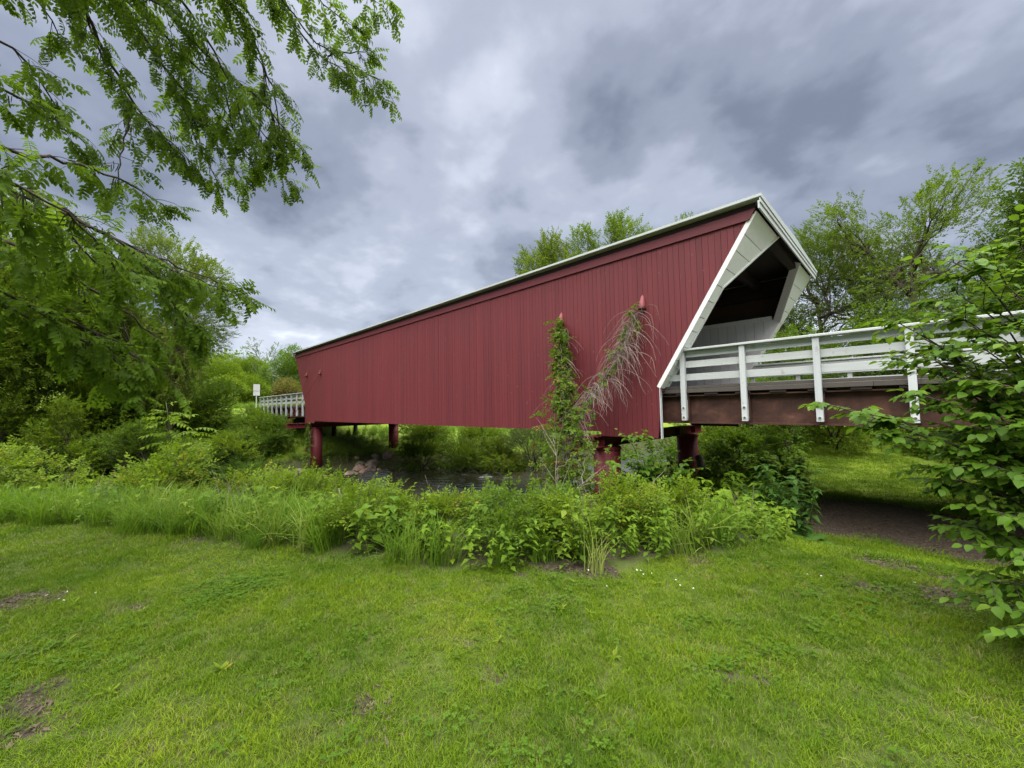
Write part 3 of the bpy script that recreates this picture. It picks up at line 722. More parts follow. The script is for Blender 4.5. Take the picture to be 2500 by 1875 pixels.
PS['nettle'] = protoset('nettle', [weed_mesh('nettle_%d' % i, M['leaf_nettle'], H=.8, nodes=11, seed=40+i, leaf=.12, wr=.45) for i in range(3)])
PS['tall'] = protoset('tall_grass', [grass_mesh('tall_%d' % i, M['tall_grass'], 34, .55, .009, .10, i, .75, 3) for i in range(5)])
PS['lawn'] = protoset('lawn_tuft', [grass_mesh('lawn_%d' % i, M['lawn'], 36, .046, .0034, .075, i+9, .9, 2) for i in range(6)])
PS['lawn_far'] = protoset('lawn_tuft_far', [grass_mesh('lawnf_%d' % i, M['lawn'], 30, .05, .0062, .14, i+19, .9, 1) for i in range(5)])
PS['weed_b'] = protoset('weed_big', [weed_mesh('weed_b_%d' % i, M['leaf_weed'], H=.5+.08*i, nodes=5, seed=60+i, leaf=.17, wr=.78) for i in range(4)])
def stalk_mesh(i):
    r = random.Random(i+300); b = MB()
    for k in range(5):
        a = r.uniform(0,6.28); h = r.uniform(.4,.95); l = r.uniform(.05,.5); x, y = r.uniform(-.08,.08), r.uniform(-.08,.08)
        b.tube([(x,y,-.05),(x+.4*l*math.cos(a),y+.4*l*math.sin(a),h*.6),(x+l*math.cos(a),y+l*math.sin(a),h)], [.004,.003,.0015], 3, False)
        if k % 2: b.tube([(x+.4*l*math.cos(a),y+.4*l*math.sin(a),h*.6),(x+.4*l*math.cos(a)+.1*math.sin(a*3),y+.4*l*math.sin(a)+.1*math.cos(a*3),h*.85)], [.002,.001], 3, False)
    return b.mesh('stalk_%d' % i, M['twig'])
PS['stalk'] = protoset('dead_stalk', [stalk_mesh(i) for i in range(4)])
PS['vine'] = sprays('spray_vine', M['leaf_vine'], L=.26, n=8, leaf=.095, wr=.8)
def clover_mesh(i):
    r = random.Random(i+70); b = MB()
    for k in range(9):
        x, y, z = r.uniform(-.09,.09), r.uniform(-.09,.09), r.uniform(.025,.055); a = r.uniform(0,6.28)
        for q in range(3):
            v, f = leaf_v(.021, .019, .1, .1, True); b.add(xf(v, a+q*2.1, r.uniform(-.1,.25), 0, (x,y,z)), f)
    return b.mesh('clover_%d' % i, M['leaf_clover'])
PS['clover'] = protoset('clover', [clover_mesh(i) for i in range(4)])
def flower_mesh(i):
    r = random.Random(i); b = MB(); v = []
    for k in range(9):
        d = Vector((r.uniform(-1,1), r.uniform(-1,1), r.uniform(-.4,1))).normalized(); q, f = leaf_v(.011, .006, .1, .1, True)
        b.add(xf(q, math.atan2(d.y,d.x), math.asin(d.z), 0, (0,0,.07)), f)
    return b.mesh('flower_%d' % i, M['flower'])
PS['flower'] = protoset('flower', [flower_mesh(i) for i in range(2)])

def curve(p0, p1, sag, n=6, r=None, wob=.0):
    t = np.linspace(0,1,n)[:,None]; p0 = np.asarray(p0,float); p1 = np.asarray(p1,float)
    c = p0*(1-t)+p1*t; c[:,2] += (sag*4*t*(1-t))[:,0]
    if wob and r is not None: c[1:-1] += r.normal(0, wob, (n-2,3))
    return c
def kmeans(P, k, r, it=7):
    C = P[r.choice(len(P), k, replace=False)]
    for _ in range(it):
        d = ((P[:,None]-C[None])**2).sum(2); l = d.argmin(1)
        for j in range(k):
            if (l == j).any(): C[j] = P[l == j].mean(0)
    return C, l
def crown_points(r, n, c, rx, rz, lobes, shell=.45, lobe_r=.48):
    """points in an uneven crown made of lobes spread through an ellipsoid"""
    L = []
    while len(L) < lobes:
        p = r.uniform(-1,1,3)
        if .25 < np.linalg.norm(p) < .92: L.append(p)
    L = np.array(L); s = r.uniform(.6,1.25,lobes)*lobe_r
    out = []
    w = s**2/np.sum(s**2); ids = r.choice(lobes, n, p=w)
    d = r.normal(0,1,(n,3)); d /= np.linalg.norm(d,axis=1)[:,None]; q = (shell+(1-shell)*r.random(n)**.6)
    p = L[ids]+d*(q*s[ids])[:,None]
    return p*np.array([rx,rx,rz])+np.array(c)
def tree(name, label, base, H, crown_r, z0, n, pset, seed, scale=1., lobes=12, trunk_r=.22, cat='tree', group=None, lean=(0,0), bark_m='bark', lobe_r=.48, k1=7, k2=5, shell=.45, sprd=.35):
    """H: top height above z=0 of the world, z0: bottom height of the crown"""
    r = np.random.default_rng(seed); bx, by = base; g = hz(bx, by)
    t = thing(name, (bx,by,g), label, cat, group)
    c = (bx+lean[0], by+lean[1], (H+z0)/2); rx = crown_r/1.12; rz = (H-z0)/2/1.12
    P = crown_points(r, n, c, rx, rz, lobes, shell, lobe_r)
    P = P[P[:,2] > g+.15]
    b = MB()
    tz = z0+(H-z0)*.55; axis = np.array([[bx,by,g-.3],[bx+lean[0]*.15,by+lean[1]*.15,g+(z0-g)*.5],[bx+lean[0]*.5,by+lean[1]*.5,z0+(H-z0)*.15],[c[0],c[1],tz]])
    axis[1:,:2] += r.normal(0, .03*(H-g)*.3, (3,2))
    b.tube(axis, [trunk_r*1.25,trunk_r,trunk_r*.75,trunk_r*.3], 9)
    C1, l1 = kmeans(P, min(k1,len(P)), r)
    for j in range(len(C1)):
        Q = P[l1 == j]
        if len(Q) == 0: continue
        f = r.uniform(.35,.95); s0 = axis[1]*(1-f)+axis[3]*f if f < .5 else axis[2]*(1-f)+axis[3]*f
        if s0[2] > C1[j][2]-.2: s0 = axis[1]*.4+axis[2]*.6
        e = s0*.12+C1[j]*.88; cv = curve(s0, e, .08*np.linalg.norm(e-s0)*r.uniform(-.3,1), 6, r, .03*np.linalg.norm(e-s0)); r1 = trunk_r*.46
        b.tube(cv, np.linspace(r1, r1*.4, 6), 6)
        C2, l2 = kmeans(Q, min(k2,len(Q)), r, 4)
        for m in range(len(C2)):
            q2 = Q[l2 == m]
            if len(q2) == 0: continue
            s1 = cv[r.integers(2,6)]; e2 = s1*.1+C2[m]*.9; cv2 = curve(s1, e2, .06*np.linalg.norm(e2-s1), 5, r, .04*np.linalg.norm(e2-s1))
            b.tube(cv2, np.linspace(r1*.46, r1*.16, 5), 4, False)
            for e3 in q2[r.permutation(len(q2))[:10]]:
                s2 = cv2[r.integers(1,5)]; b.tube(curve(s2, e3, .03, 3), [r1*.15,r1*.10,r1*.05], 3, False)
    b.build('trunk', M[bark_m], t, True)
    d = P-np.array([c[0],c[1],z0+(H-z0)*.3]); d /= np.linalg.norm(d,axis=1)[:,None]+1e-6; d += r.normal(0,sprd,d.shape); d[:,2] -= .15
    scatter('crown', pset, P, dir_euler(d, r.normal(0,.5,len(P))), scale*r.uniform(.7,1.3,len(P)), t, seed)
    return t
def shrub(name, label, base, H, rad_, n, pset, seed, scale=1., cat='shrub', group=None, stems=7, z_in=.1, lobes=8, lobe_r=.5, stem_m='bark'):
    r = np.random.default_rng(seed); bx, by = base; g = hz(bx,by); t = thing(name, (bx,by,g), label, cat, group)
    P = crown_points(r, n, (bx,by,g+H*.52), rad_/1.1, H*.5/1.1, lobes, .3, lobe_r)
    gz = height(P[:,0],P[:,1]); P = P[P[:,2] > gz+.03]
    b = MB(); C, l = kmeans(P, stems, r)
    for j in range(stems):
        cv = curve((bx+r.normal(0,.06),by+r.normal(0,.06),g-.1), C[j], .1*H, 6, r, .02*H); b.tube(cv, np.linspace(.022,.008,6)*max(.6,H/1.6), 5)
        Q = P[l == j]
        for e3 in Q[:14]: b.tube(curve(cv[r.integers(2,6)], e3, .02, 3), np.array([.006,.004,.002])*max(.6,H/1.6), 3, False)
    b.build('stem', M[stem_m], t, True)
    d = P-np.array([bx,by,g+H*.2]); d /= np.linalg.norm(d,axis=1)[:,None]+1e-6; d += r.normal(0,.4,d.shape); d[:,2] -= .1
    scatter('foliage', pset, P, dir_euler(d, r.normal(0,.5,len(P))), scale*r.uniform(.7,1.3,len(P)), t, seed)
    return t

# ------------------------------------------------------------------ trees behind the bridge
tree('roadside_tree', 'leafy tree top showing above the middle of the bridge roof, the lower of two', (-19.6,24.9), 15.6, 3.1, 5.5, 2600, PS['s_olive'], 1, 1.5, 14, .25, group=None, lobe_r=.42)
tree('roadside_tree', 'tall leafy tree with pointed double crown above the bridge roof', (-16.6,28.1), 17.0, 3.4, 5.5, 3000, PS['s_bright'], 2, 1.5, 13, .28, lobe_r=.40)
tree('roadside_tree', 'tree whose topmost sprigs just clear the roof near the portal', (-12.0,35.0), 17.6, 3.6, 6, 1800, PS['s_mid'], 3, 1.6, 12, .26)
tree('locust_tree', 'open crowned tree with sky showing through behind the white portal', (-3.6,30.2), 12.2, 4.2, 3.0, 2100, PS['s_locust'], 4, 1.15, 18, .18, lobe_r=.40, k1=9)
tree('locust_tree', 'broad open crowned tree with dark forked limbs behind the white railing', (.9,29.6), 13.6, 5.4, 3.2, 3200, PS['s_locust'], 5, 1.15, 24, .24, lean=(-.6,0), lobe_r=.34, k1=10)
tree('locust_tree', 'thin open tree between the two broader open crowned trees', (-1.6,33.5), 12.2, 3.8, 3.2, 1700, PS['s_locust'], 6, 1.2, 14, .16, lobe_r=.38)
tree('dense_tree', 'dense dark green tree rising behind the big leaf bush', (4.5,20.7), 9.6, 2.7, 2.4, 2900, PS['s_dark'], 7, 1.25, 14, .24)
tree('dense_tree', 'dark leafy tree behind the white railing posts', (3.8,27.5), 9.5, 3.4, 1.5, 2000, PS['s_dark'], 8, 1.4, 12, .2)
tree('understory_tree', 'bushy green tree filling the gap below the open crowned trees', (-2.6,26.5), 6.6, 3.3, .6, 1900, PS['s_mid'], 9, 1.35, 12, .14)
tree('understory_tree', 'low green tree behind the portal and the railing end', (-6.6,31.5), 8.6, 3.4, .8, 1800, PS['s_mid'], 10, 1.45, 12, .15)
tree('understory_tree', 'low dark tree in shade beyond the dirt track', (1.2,24.0), 5.2, 2.6, .0, 1700, PS['s_dark'], 11, 1.3, 10, .12)
# far left bank
tree('elm_tree', 'tall elm with fine leaves at the edge of the overhanging walnut', (-31.3,2.4), 13.2, 3.8, 2.6, 4200, PS['s_olive'], 20, 1.15, 22, .15, lobe_r=.36, k1=9)
LT = [((-33.4,-.6),12.4,3.6,.6,'mid','leafy tree leaning over the river below the walnut branches'),((-34.6,-4.6),13.6,4.6,.4,'bright','tall full crowned tree behind the walnut branches'),
      ((-37.5,-3.4),10.5,4.2,1.2,'mid','round mid green tree on the far bank behind walnut leaves'),
      ((-36.2,.6),8.2,3.2,.8,'bright','bright green tree on the far bank between darker trees'),
      ((-42.,-2.0),12.5,4.6,2.,'mid','tallest tree of the far bank thicket'),
      ((-38.6,2.6),6.4,2.4,.9,'bright','small fresh green tree beside the far road embankment'),
      ((-46.5,4.0),8.2,2.8,1.6,'mid','green tree standing at the road end of the small span'),
      ((-31.,-6.0),8.5,3.4,.2,'bright','fresh green tree leaning over the river at the far bank'),
      ((-34.2,-10.5),10.5,4.2,.6,'mid','large green tree upstream on the far bank'),
      ((-46.5,-9.),12.0,4.8,1.6,'mid','wide tree at the back of the far bank thicket'),
      ((-50.5,1.0),10.5,4.0,2.4,'olive','olive green tree behind the far bank thicket'),
      ((-33.6,4.6),3.4,1.6,-.4,'mid','low bushy tree at the foot of the small span')]
for i, (b_, H_, r_, z_, m_, lab) in enumerate(LT):
    tree('bank_tree', lab, b_, H_, r_, z_, int(420*r_*r_**.45), PS['s_'+m_], 30+i, 1.35, 13, .10+.015*r_)
# wooded slope at the end of the road
HT = [((-86,20.3),16.4,3.2,5.,'grey','thin pale tree standing tallest on the wooded slope','s'),((-72,20.6),11.6,4.4,2.2,'mid','round tree on the slope behind the end of the roof','c'),
      ((-84,15.4),11.6,5.,2.5,'bright','yellow green tree on the wooded slope','c'),((-61,16.7),6.3,3.0,1.8,'red','reddish brown tree beside the end of the red bridge','c'),
      ((-73,11.2),9.6,4.2,2.2,'bright','bright round tree in front of the wooded slope','c'),((-86,28.5),14.2,5.,3.,'mid','tree showing over the far end of the bridge roof','c'),
      ((-62,13.),6.6,2.6,1.8,'bright','fresh green small tree behind the road sign','c'),((-78,6.4),10.2,4.8,2.4,'mid','large tree at the left of the wooded slope','c'),
      ((-59,9.2),5.6,2.6,1.8,'yellow','low yellow green tree behind the small white railing','c'),((-70,27.5),9.8,4.2,2.,'grey','grey green tree behind the far end of the bridge','c'),
      ((-96,38.),12.5,5.,4.,'mid','distant tree beyond the far meadow','c')]
for i, (b_, H_, r_, z_, m_, lab, kd) in enumerate(HT):
    tree('slope_tree', lab, b_, H_, r_, z_, int((230 if kd == 'c' else 120)*r_*r_**.4), PS[kd+'_'+m_], 60+i, 1.9 if kd == 's' else 1.35, 11, .2, shell=.55)
# far-off wood all round
r = np.random.default_rng(5); n = 9000; th = r.uniform(0, 2*math.pi, n); dd = r.uniform(115,190,n)
keep = np.ones(n, bool); X = dd*np.cos(th); Yv = dd*np.sin(th); top_ = 9+3*np.sin(th*17)+2*np.sin(th*41+1)+1.5*np.sin(th*97)
Z = height(X,Yv)+top_*r.random(n)**.7
scatter('distant_wood', PS['c_mid'], np.stack([X,Yv,Z],1), np.stack([r.normal(0,.5,n),r.normal(0,.5,n),r.uniform(0,6.28,n)],1), r.uniform(4.,8.,n), None, 5)
bpy.data.objects['distant_wood']['label'] = 'far-off wood closing the view behind meadow and road'; bpy.data.objects['distant_wood']['category'] = 'wood'

# ------------------------------------------------------------------ shrubs
SH = [((-22.6,14.2),2.0,1.6,'bright','low green shrub at the far water edge beside the ivy column'),((-20.2,15.9),2.2,1.7,'bright','bright shrub on the far river bank under the bridge'),
      ((-18.2,17.3),2.0,1.6,'yellow','rounded shrub on the far bank next to the willow'),((-27.4,17.6),1.9,1.5,'mid','shrub in the shade behind the riverside rocks'),
      ((-25.6,16.6),2.0,1.7,'bright','shrub between the ivy column and the far meadow'),((-21.6,18.6),1.8,1.5,'bright','light green shrub at the meadow edge'),
      ((-23.5,20.6),1.6,1.6,'bright','flat topped shrub out on the far meadow'),((-26.4,5.6),1.5,1.4,'dark','dark low shrub at the waterline left of the red column'),
      ((-28.2,3.6),2.0,1.8,'dark','dark spreading shrub on the far bank below the elm'),((-29.6,6.6),1.9,1.5,'mid','green shrub under the protruding red beam'),
      ((-30.4,8.0),2.3,1.3,'mid','leafy shrub climbing toward the small white railing'),((-29.2,-.4),2.3,2.0,'dark','wide dark shrub over the river opposite the tall grass'),
      ((-31.6,-2.6),2.6,2.0,'mid','rounded shrub on the far bank in front of the trees'),((-32.8,7.4),2.2,1.4,'bright','bright shrub below the small white railing'),
      ((-35.6,7.6),2.0,1.4,'mid','shrub at the foot of the road embankment'),
      ((-32.6,1.4),3.0,1.9,'mid','tall shrub at the base of the elm'),((-33.6,-4.2),3.4,2.2,'dark','big dark shrub under the far bank trees'),
      ((-33.2,3.9),2.9,1.7,'bright','fresh green shrub on the slope right of the elm'),((-36.4,-7.6),3.6,2.4,'mid','large shrub at the upstream end of the far bank'),
      ((-30.6,1.2),2.2,1.6,'mid','shrub hanging over the water in front of the elm'),((-36.8,3.0),3.4,1.9,'mid','high shrub between the far bank trees and the embankment'),
      ((-29.0,-3.4),2.4,1.8,'mid','low shrub at the far waterline upstream'),((-29.0,-1.0),4.6,2.0,'bright','tall fresh shrub on the far bank opposite the tall grass'),
      ((-28.0,1.4),3.6,1.7,'mid','full shrub at the far waterline left of the sapling'),((-31.2,-4.2),5.0,2.2,'bright','high bright shrub under the overhanging walnut leaves'),
      ((-33.0,-1.2),5.4,2.3,'bright','high leafy shrub filling the gap between the far bank trunks'),((-28.2,5.0),2.6,1.6,'bright','bright shrub between the sapling and the red beam')]
for i, (b_, H_, r_, m_, lab) in enumerate(SH):
    shrub('bank_shrub', lab, b_, H_, r_, int(430*r_*max(1., H_/2.2)), PS['s_'+m_], 100+i, 1.0)
shrub('willow_shrub', 'grey green willow bush overhanging the water behind the vines', (-16.9,18.9), 3.0, 2.0, 1100, PS['willow'], 130, 1.1)
SH2 = [((-8.2,20.5),2.6,1.6,'mid','shrub at the river bend seen beside the vine covered pier'),((-6.4,18.8),2.4,1.5,'bright','fresh shrub behind the dark far column'),
       ((-5.0,20.2),3.2,1.7,'mid','tall shrub under the portal end of the bridge'),((-3.4,18.6),2.6,1.3,'mid','green shrub at the edge of the dirt track'),
       ((-3.6,22.4),3.6,1.9,'dark','dark shrub in the thicket behind the track'),((-2.2,20.8),2.0,1.3,'yellow','yellow green low shrub beside the grass track'),
       ((.6,21.6),2.2,1.5,'bright','bright shrub where the grass track ends'),((2.4,18.5),3.0,1.6,'dark','shaded shrub at the right of the track'),
       ((-6.8,24.5),3.8,2.2,'mid','big shrub at the back of the thicket'),((-9.3,25.8),3.2,2.0,'bright','light shrub at the river bend behind the thicket'),
       ((2.6,15.2),2.6,1.3,'dark','dark shrub in shade under the approach span'),((-4.6,17.0),1.7,1.2,'mid','low shrub beside the fallen logs')]
for i, (b_, H_, r_, m_, lab) in enumerate(SH2):
    shrub('thicket_shrub', lab, b_, H_, r_, int(460*r_), PS['s_'+m_], 140+i, .95)
SH3 = [((-12.4,-1.0),1.7,.95,'yellow','yellow green broadleaf shrub behind the tall grass'),((-11.9,-1.9),1.2,.7,'bright','small bright shrub at the left end of the tall grass'),
       ((-10.3,2.1),1.5,.85,'yellow','leafy yellow green shrub on the near bank below the small railing'),((-9.9,2.9),1.5,.8,'yellow','yellow green shrub nearest the far red column'),
       ((-8.3,3.4),1.25,.8,'bright','fresh green shrub above the open water'),((-8.9,2.6),1.2,.75,'bright','low shrub beside the larger one above the open water'),
       ((-10.2,.7),1.3,.8,'yellow','shrub below the compound leaf sapling'),((-12.0,.1),1.5,.9,'bright','bright shrub left of the sapling'),
       ((-6.3,5.3),.8,.4,'bright','thin bright shrub standing in front of the water'),((-5.7,6.6),.7,.5,'mid','shrub at the foot of the vines')]
for i, (b_, H_, r_, m_, lab) in enumerate(SH3):
    shrub('broadleaf_shrub', lab, b_, H_, r_, int(520*r_), PS['s_'+m_], 170+i, .62, stem_m='stem')

BR = [((-4.9,2.35),.55,.5,'bright','bramble mound bulging onto the lawn beside the tall grass'),((-4.1,2.85),.5,.45,'yellow','low yellow green bramble at the front of the weeds'),
      ((-3.35,3.35),.62,.5,'mid','dark green bramble mound at the front of the weeds'),((-2.85,3.75),.62,.5,'bright','bright bramble mound above the bare soil at the lawn edge'),
      ((-2.6,4.5),.62,.5,'yellow','yellow green bramble behind the bare soil'),((-2.2,5.1),.66,.5,'bright','bramble mound where the lawn edge turns to the track'),
      ((-3.6,4.4),.6,.5,'mid','green bramble in the middle of the weed bank'),((-5.9,3.2),.5,.4,'bright','bramble growing between the tall grass and the water')]
for i, (b_, H_, r_, m_, lab) in enumerate(BR):
    shrub('bramble', lab, b_, H_, r_, int(620*r_), PS['s_'+m_], 190+i, .44, stem_m='stem')
# sapling with compound leaves
def sapling():
    r = np.random.default_rng(77); bx, by = -11.1, 1.05; g = hz(bx,by); t = thing('walnut_sapling', (bx,by,g), 'slender sapling with fresh compound leaves rising above the near bank', 'sapling')
    b = MB(); P = []; D = []
    for (ex, ey, ez) in ((-11.25,.80,1.85),(-10.85,1.22,1.25),(-11.15,1.3,1.0),(-11.4,1.1,.7),(-10.8,1.0,.75),(-11.0,.7,.4),(-10.7,1.3,.4)):
        cv = curve((bx,by,g-.1), (ex,ey,ez), .15, 8, r, .02); b.tube(cv, np.linspace(.025,.006,8), 5)
        for k in range(46):
            q = r.uniform(.3,1.0); p = cv[int(q*7)]*(1-(q*7 % 1))+cv[min(7,int(q*7)+1)]*(q*7 % 1); a = r.uniform(0,6.28)
            P.append(p); D.append((math.cos(a),math.sin(a),r.uniform(-.1,.45)))
    b.build('stem', M['stem'], t, True)
    P = np.array(P); scatter('foliage', PS['pinn_b'], P, dir_euler(np.array(D), r.normal(0,.3,len(P))), r.uniform(.8,1.4,len(P)), t)
sapling()

# ------------------------------------------------------------------ walnut tree with hanging branches
def big_leaf_objs(t, name, meshes, P, E, S, limit=300):
    """the leaves that show largest become objects of their own; the rest stay one mass"""
    v = P-np.array([0,0,CAMZ]); dep = v@np.array(FW); lx = v@np.array(RT)/np.maximum(dep,.1); ly = v@np.array(UP)/np.maximum(dep,.1)
    inside = (dep > .5) & (np.abs(lx) < 1.30) & (np.abs(ly) < .98)
    score = np.where(inside, S/dep, -1); o = np.argsort(-score)[:limit]; o = o[score[o] > 0]
    for i in o:
        ob = link(name, meshes[i % len(meshes)], t, tuple(P[i])); ob.rotation_euler = tuple(E[i]); s = float(S[i]); ob.scale = (s,s,s)
    m = np.ones(len(P), bool); m[o] = False; return m
def walnut():
    r = np.random.default_rng(41); tx, ty = -7.0, -4.2; g = hz(tx,ty)
    t = thing('walnut_tree', (tx,ty,g), 'overhanging walnut tree with compound leaves and dark catkins', 'tree')
    limbs = [[(-6.86,-.48,6.89),(-7.18,-.19,6.25),(-7.22,.1,5.76),(-6.84,.68,5.03)],[(-7.22,.1,5.76),(-7.1,-.01,5.07),(-6.88,-.03,4.53)],
     [(-6.33,.04,6.87),(-6.51,.74,6.46),(-6.41,1.45,6.04),(-6.25,1.94,5.44)],[(-5.69,1.21,7.29),(-5.79,1.86,6.77),(-5.68,2.30,6.62),(-5.66,2.55,6.58)],
     [(-5.73,2.06,6.74),(-5.63,2.27,6.89),(-5.48,2.50,6.93)],[(-5.91,.73,7.08),(-6.14,1.23,6.77),(-6.31,1.53,6.21),(-6.48,1.69,5.57)],
     [(-6.89,-.25,7.1),(-6.85,.44,6.14),(-6.81,1.09,5.57),(-6.8,1.4,5.33)],[(-7.1,.45,6.31),(-7.18,.7,5.7),(-7.21,1.01,5.09)],
     [(-5.39,1.52,7.28),(-5.5,1.97,7.25),(-5.48,2.28,7.21)],[(-4.7,2.19,7.42),(-5.06,2.39,7.47),(-5.21,2.53,7.38)],
     [(-5.58,.26,6.43),(-5.72,.57,6.17),(-5.83,.91,5.84),(-5.98,1.08,5.37)],[(-5.87,-1.02,4.66),(-5.98,-.7,4.7),(-6.06,-.49,4.65),(-6.15,-.29,4.52)],
     [(-6.17,-1.09,5.33),(-6.32,-.81,5.37),(-6.48,-.68,5.28),(-6.52,-.56,5.05)],[(-6.77,-.92,6.46),(-6.83,-.69,6.29),(-7.04,-.6,6.2)],
     [(-5.35,-.98,3.7),(-5.31,-.5,3.52),(-5.51,.03,3.29),(-5.75,.49,3.26),(-5.83,.85,3.16)],[(-5.51,-1.01,3.93),(-5.47,-.55,3.94),(-5.87,-.12,4.15),(-6.24,.36,4.11)],
     [(-5.51,.03,3.29),(-5.64,.36,2.88),(-5.69,.61,2.61)],[(-5.04,-.9,3.13),(-4.92,-.49,2.9),(-5.11,-.1,2.68),(-5.33,.28,2.38)],
     [(-5.07,-.89,2.58),(-5.0,-.52,2.44),(-5.27,-.21,2.2),(-5.36,.01,1.95)],[(-4.35,-.79,3.14),(-4.37,-.52,3.08),(-4.58,-.3,3.04),(-4.72,-.14,2.86)]]
    sub = {1,4,7,16}; first = {0:'a'}
    b = MB(); P = []; D = []; CP = []
    b.tube([(tx,ty,g-.4),(tx+.05,ty+.1,1.2),(tx+.2,ty+.5,3.2),(tx+.3,ty+1.1,5.2),(tx+.4,ty+1.9,7.2),(tx+.2,ty+2.4,9.5)], [.34,.27,.22,.17,.12,.05], 12)
    todo = [(li, np.array(L), 1.) for li, L in enumerate(limbs)]
    for c_ in range(1): todo += [(li, np.array(L)+r.normal(0,.17,3)*np.array([1,1,.8])+np.linspace(0,1,len(L))[:,None]*r.normal(0,.16,3), .6) for li, L in enumerate(limbs) if li not in (1,4,8,9,11,12,13,15)]
    for li, L, thin in todo:
        if li in sub: pts = L; r0 = .012*thin
        else:
            z = min(max(L[0][2]-.9, 2.2), 6.6); f = (z-g)/7.2; s0 = np.array([tx+.3*f, ty+1.9*f*f, z])
            pts = np.vstack([s0, s0*.5+L[0]*.5+np.array([0,0,.25]), L]); r0 = .045*thin
        # resample
        seg = np.linalg.norm(np.diff(pts,axis=0),axis=1); cum = np.r_[0,np.cumsum(seg)]; n = max(6,int(cum[-1]/.12)); q = np.linspace(0,cum[-1],n)
        C = np.stack([np.interp(q,cum,pts[:,k]) for k in range(3)],1)
        C[1:-1] = (C[:-2]+C[1:-1]*2+C[2:])/4; C[1:-1] += r.normal(0,.012,(n-2,3))
        b.tube(C, np.linspace(r0,.006,n), 6)
        T = np.gradient(C,axis=0); T /= np.linalg.norm(T,axis=1)[:,None]
        i0 = 0 if li in sub else int(n*.40)
        for i in range(i0, n, 1):
            if r.random() < .10: continue
            sd = 1 if i % 2 else -1; side = np.cross(T[i],[0,0,1.]); side /= np.linalg.norm(side)+1e-6
            dr = T[i]*r.uniform(.3,1.)+side*sd*r.uniform(.2,1.)+np.array([0,0,r.uniform(-.4,.25)]); dr /= np.linalg.norm(dr)
            ln = r.uniform(.14,.36); e = C[i]+dr*ln; e[2] -= .06
            tw = curve(C[i], e, .03, 4); b.tube(tw, [.005,.004,.003,.002], 3, False)
            for k in range(r.integers(4,7)):
                u = r.uniform(.35,1.); p = C[i]*(1-u)+e*u; dv = dr*r.uniform(.5,1.2)+r.normal(0,.5,3); dv[2] -= r.uniform(.1,.6)
                P.append(p); D.append(dv)
            if r.random() < .35:
                for k in range(r.integers(2,6)): CP.append(C[i]*.7+e*.3+r.normal(0,.02,3))
        for k in range(7):
            dv = T[-1]+r.normal(0,.5,3); dv[2] -= .3; P.append(C[-1]+r.normal(0,.02,3)); D.append(dv)
    b.build('trunk', M['bark'], t, True)
    P = np.array(P); E = dir_euler(np.array(D), r.normal(0,.35,len(P))); S = r.uniform(.5,.9,len(P))
    ms = [pinnate_mesh('compound_leaf', M['leaf_walnut'], seed=200+i) for i in range(8)]
    m = big_leaf_objs(t, 'compound_leaf', ms, P, E, S)
    scatter('foliage', PS['pinn'], P[m], E[m], S[m], t, 41)
    cm = protoset('catkin', [MB().tube([(0,0,0),(.004*i,0,-.05),(.0,.003*i,-.10)], [.004,.0055,.003], 5).mesh('catkin_%d' % i, M['catkin']) for i in range(3)])
    CP = np.array(CP); scatter('catkins', cm, CP, np.stack([r.normal(0,.15,len(CP)),r.normal(0,.15,len(CP)),r.uniform(0,6,len(CP))],1), r.uniform(.7,1.2,len(CP)), t)
    # upper crown above the picture: the rest of the same tree
    Q = crown_points(r, 160, (tx-1.4,ty-.6,9.8), 4.2, 2.6, 12, .4, .45); Q = Q[Q[:,2] > 7.9]
    d = r.normal(0,1,Q.shape); d[:,2] -= .3; scatter('foliage', PS['pinn'], Q, dir_euler(d, r.normal(0,.4,len(Q))), r.uniform(.9,1.4,len(Q)), t, 3)
walnut()

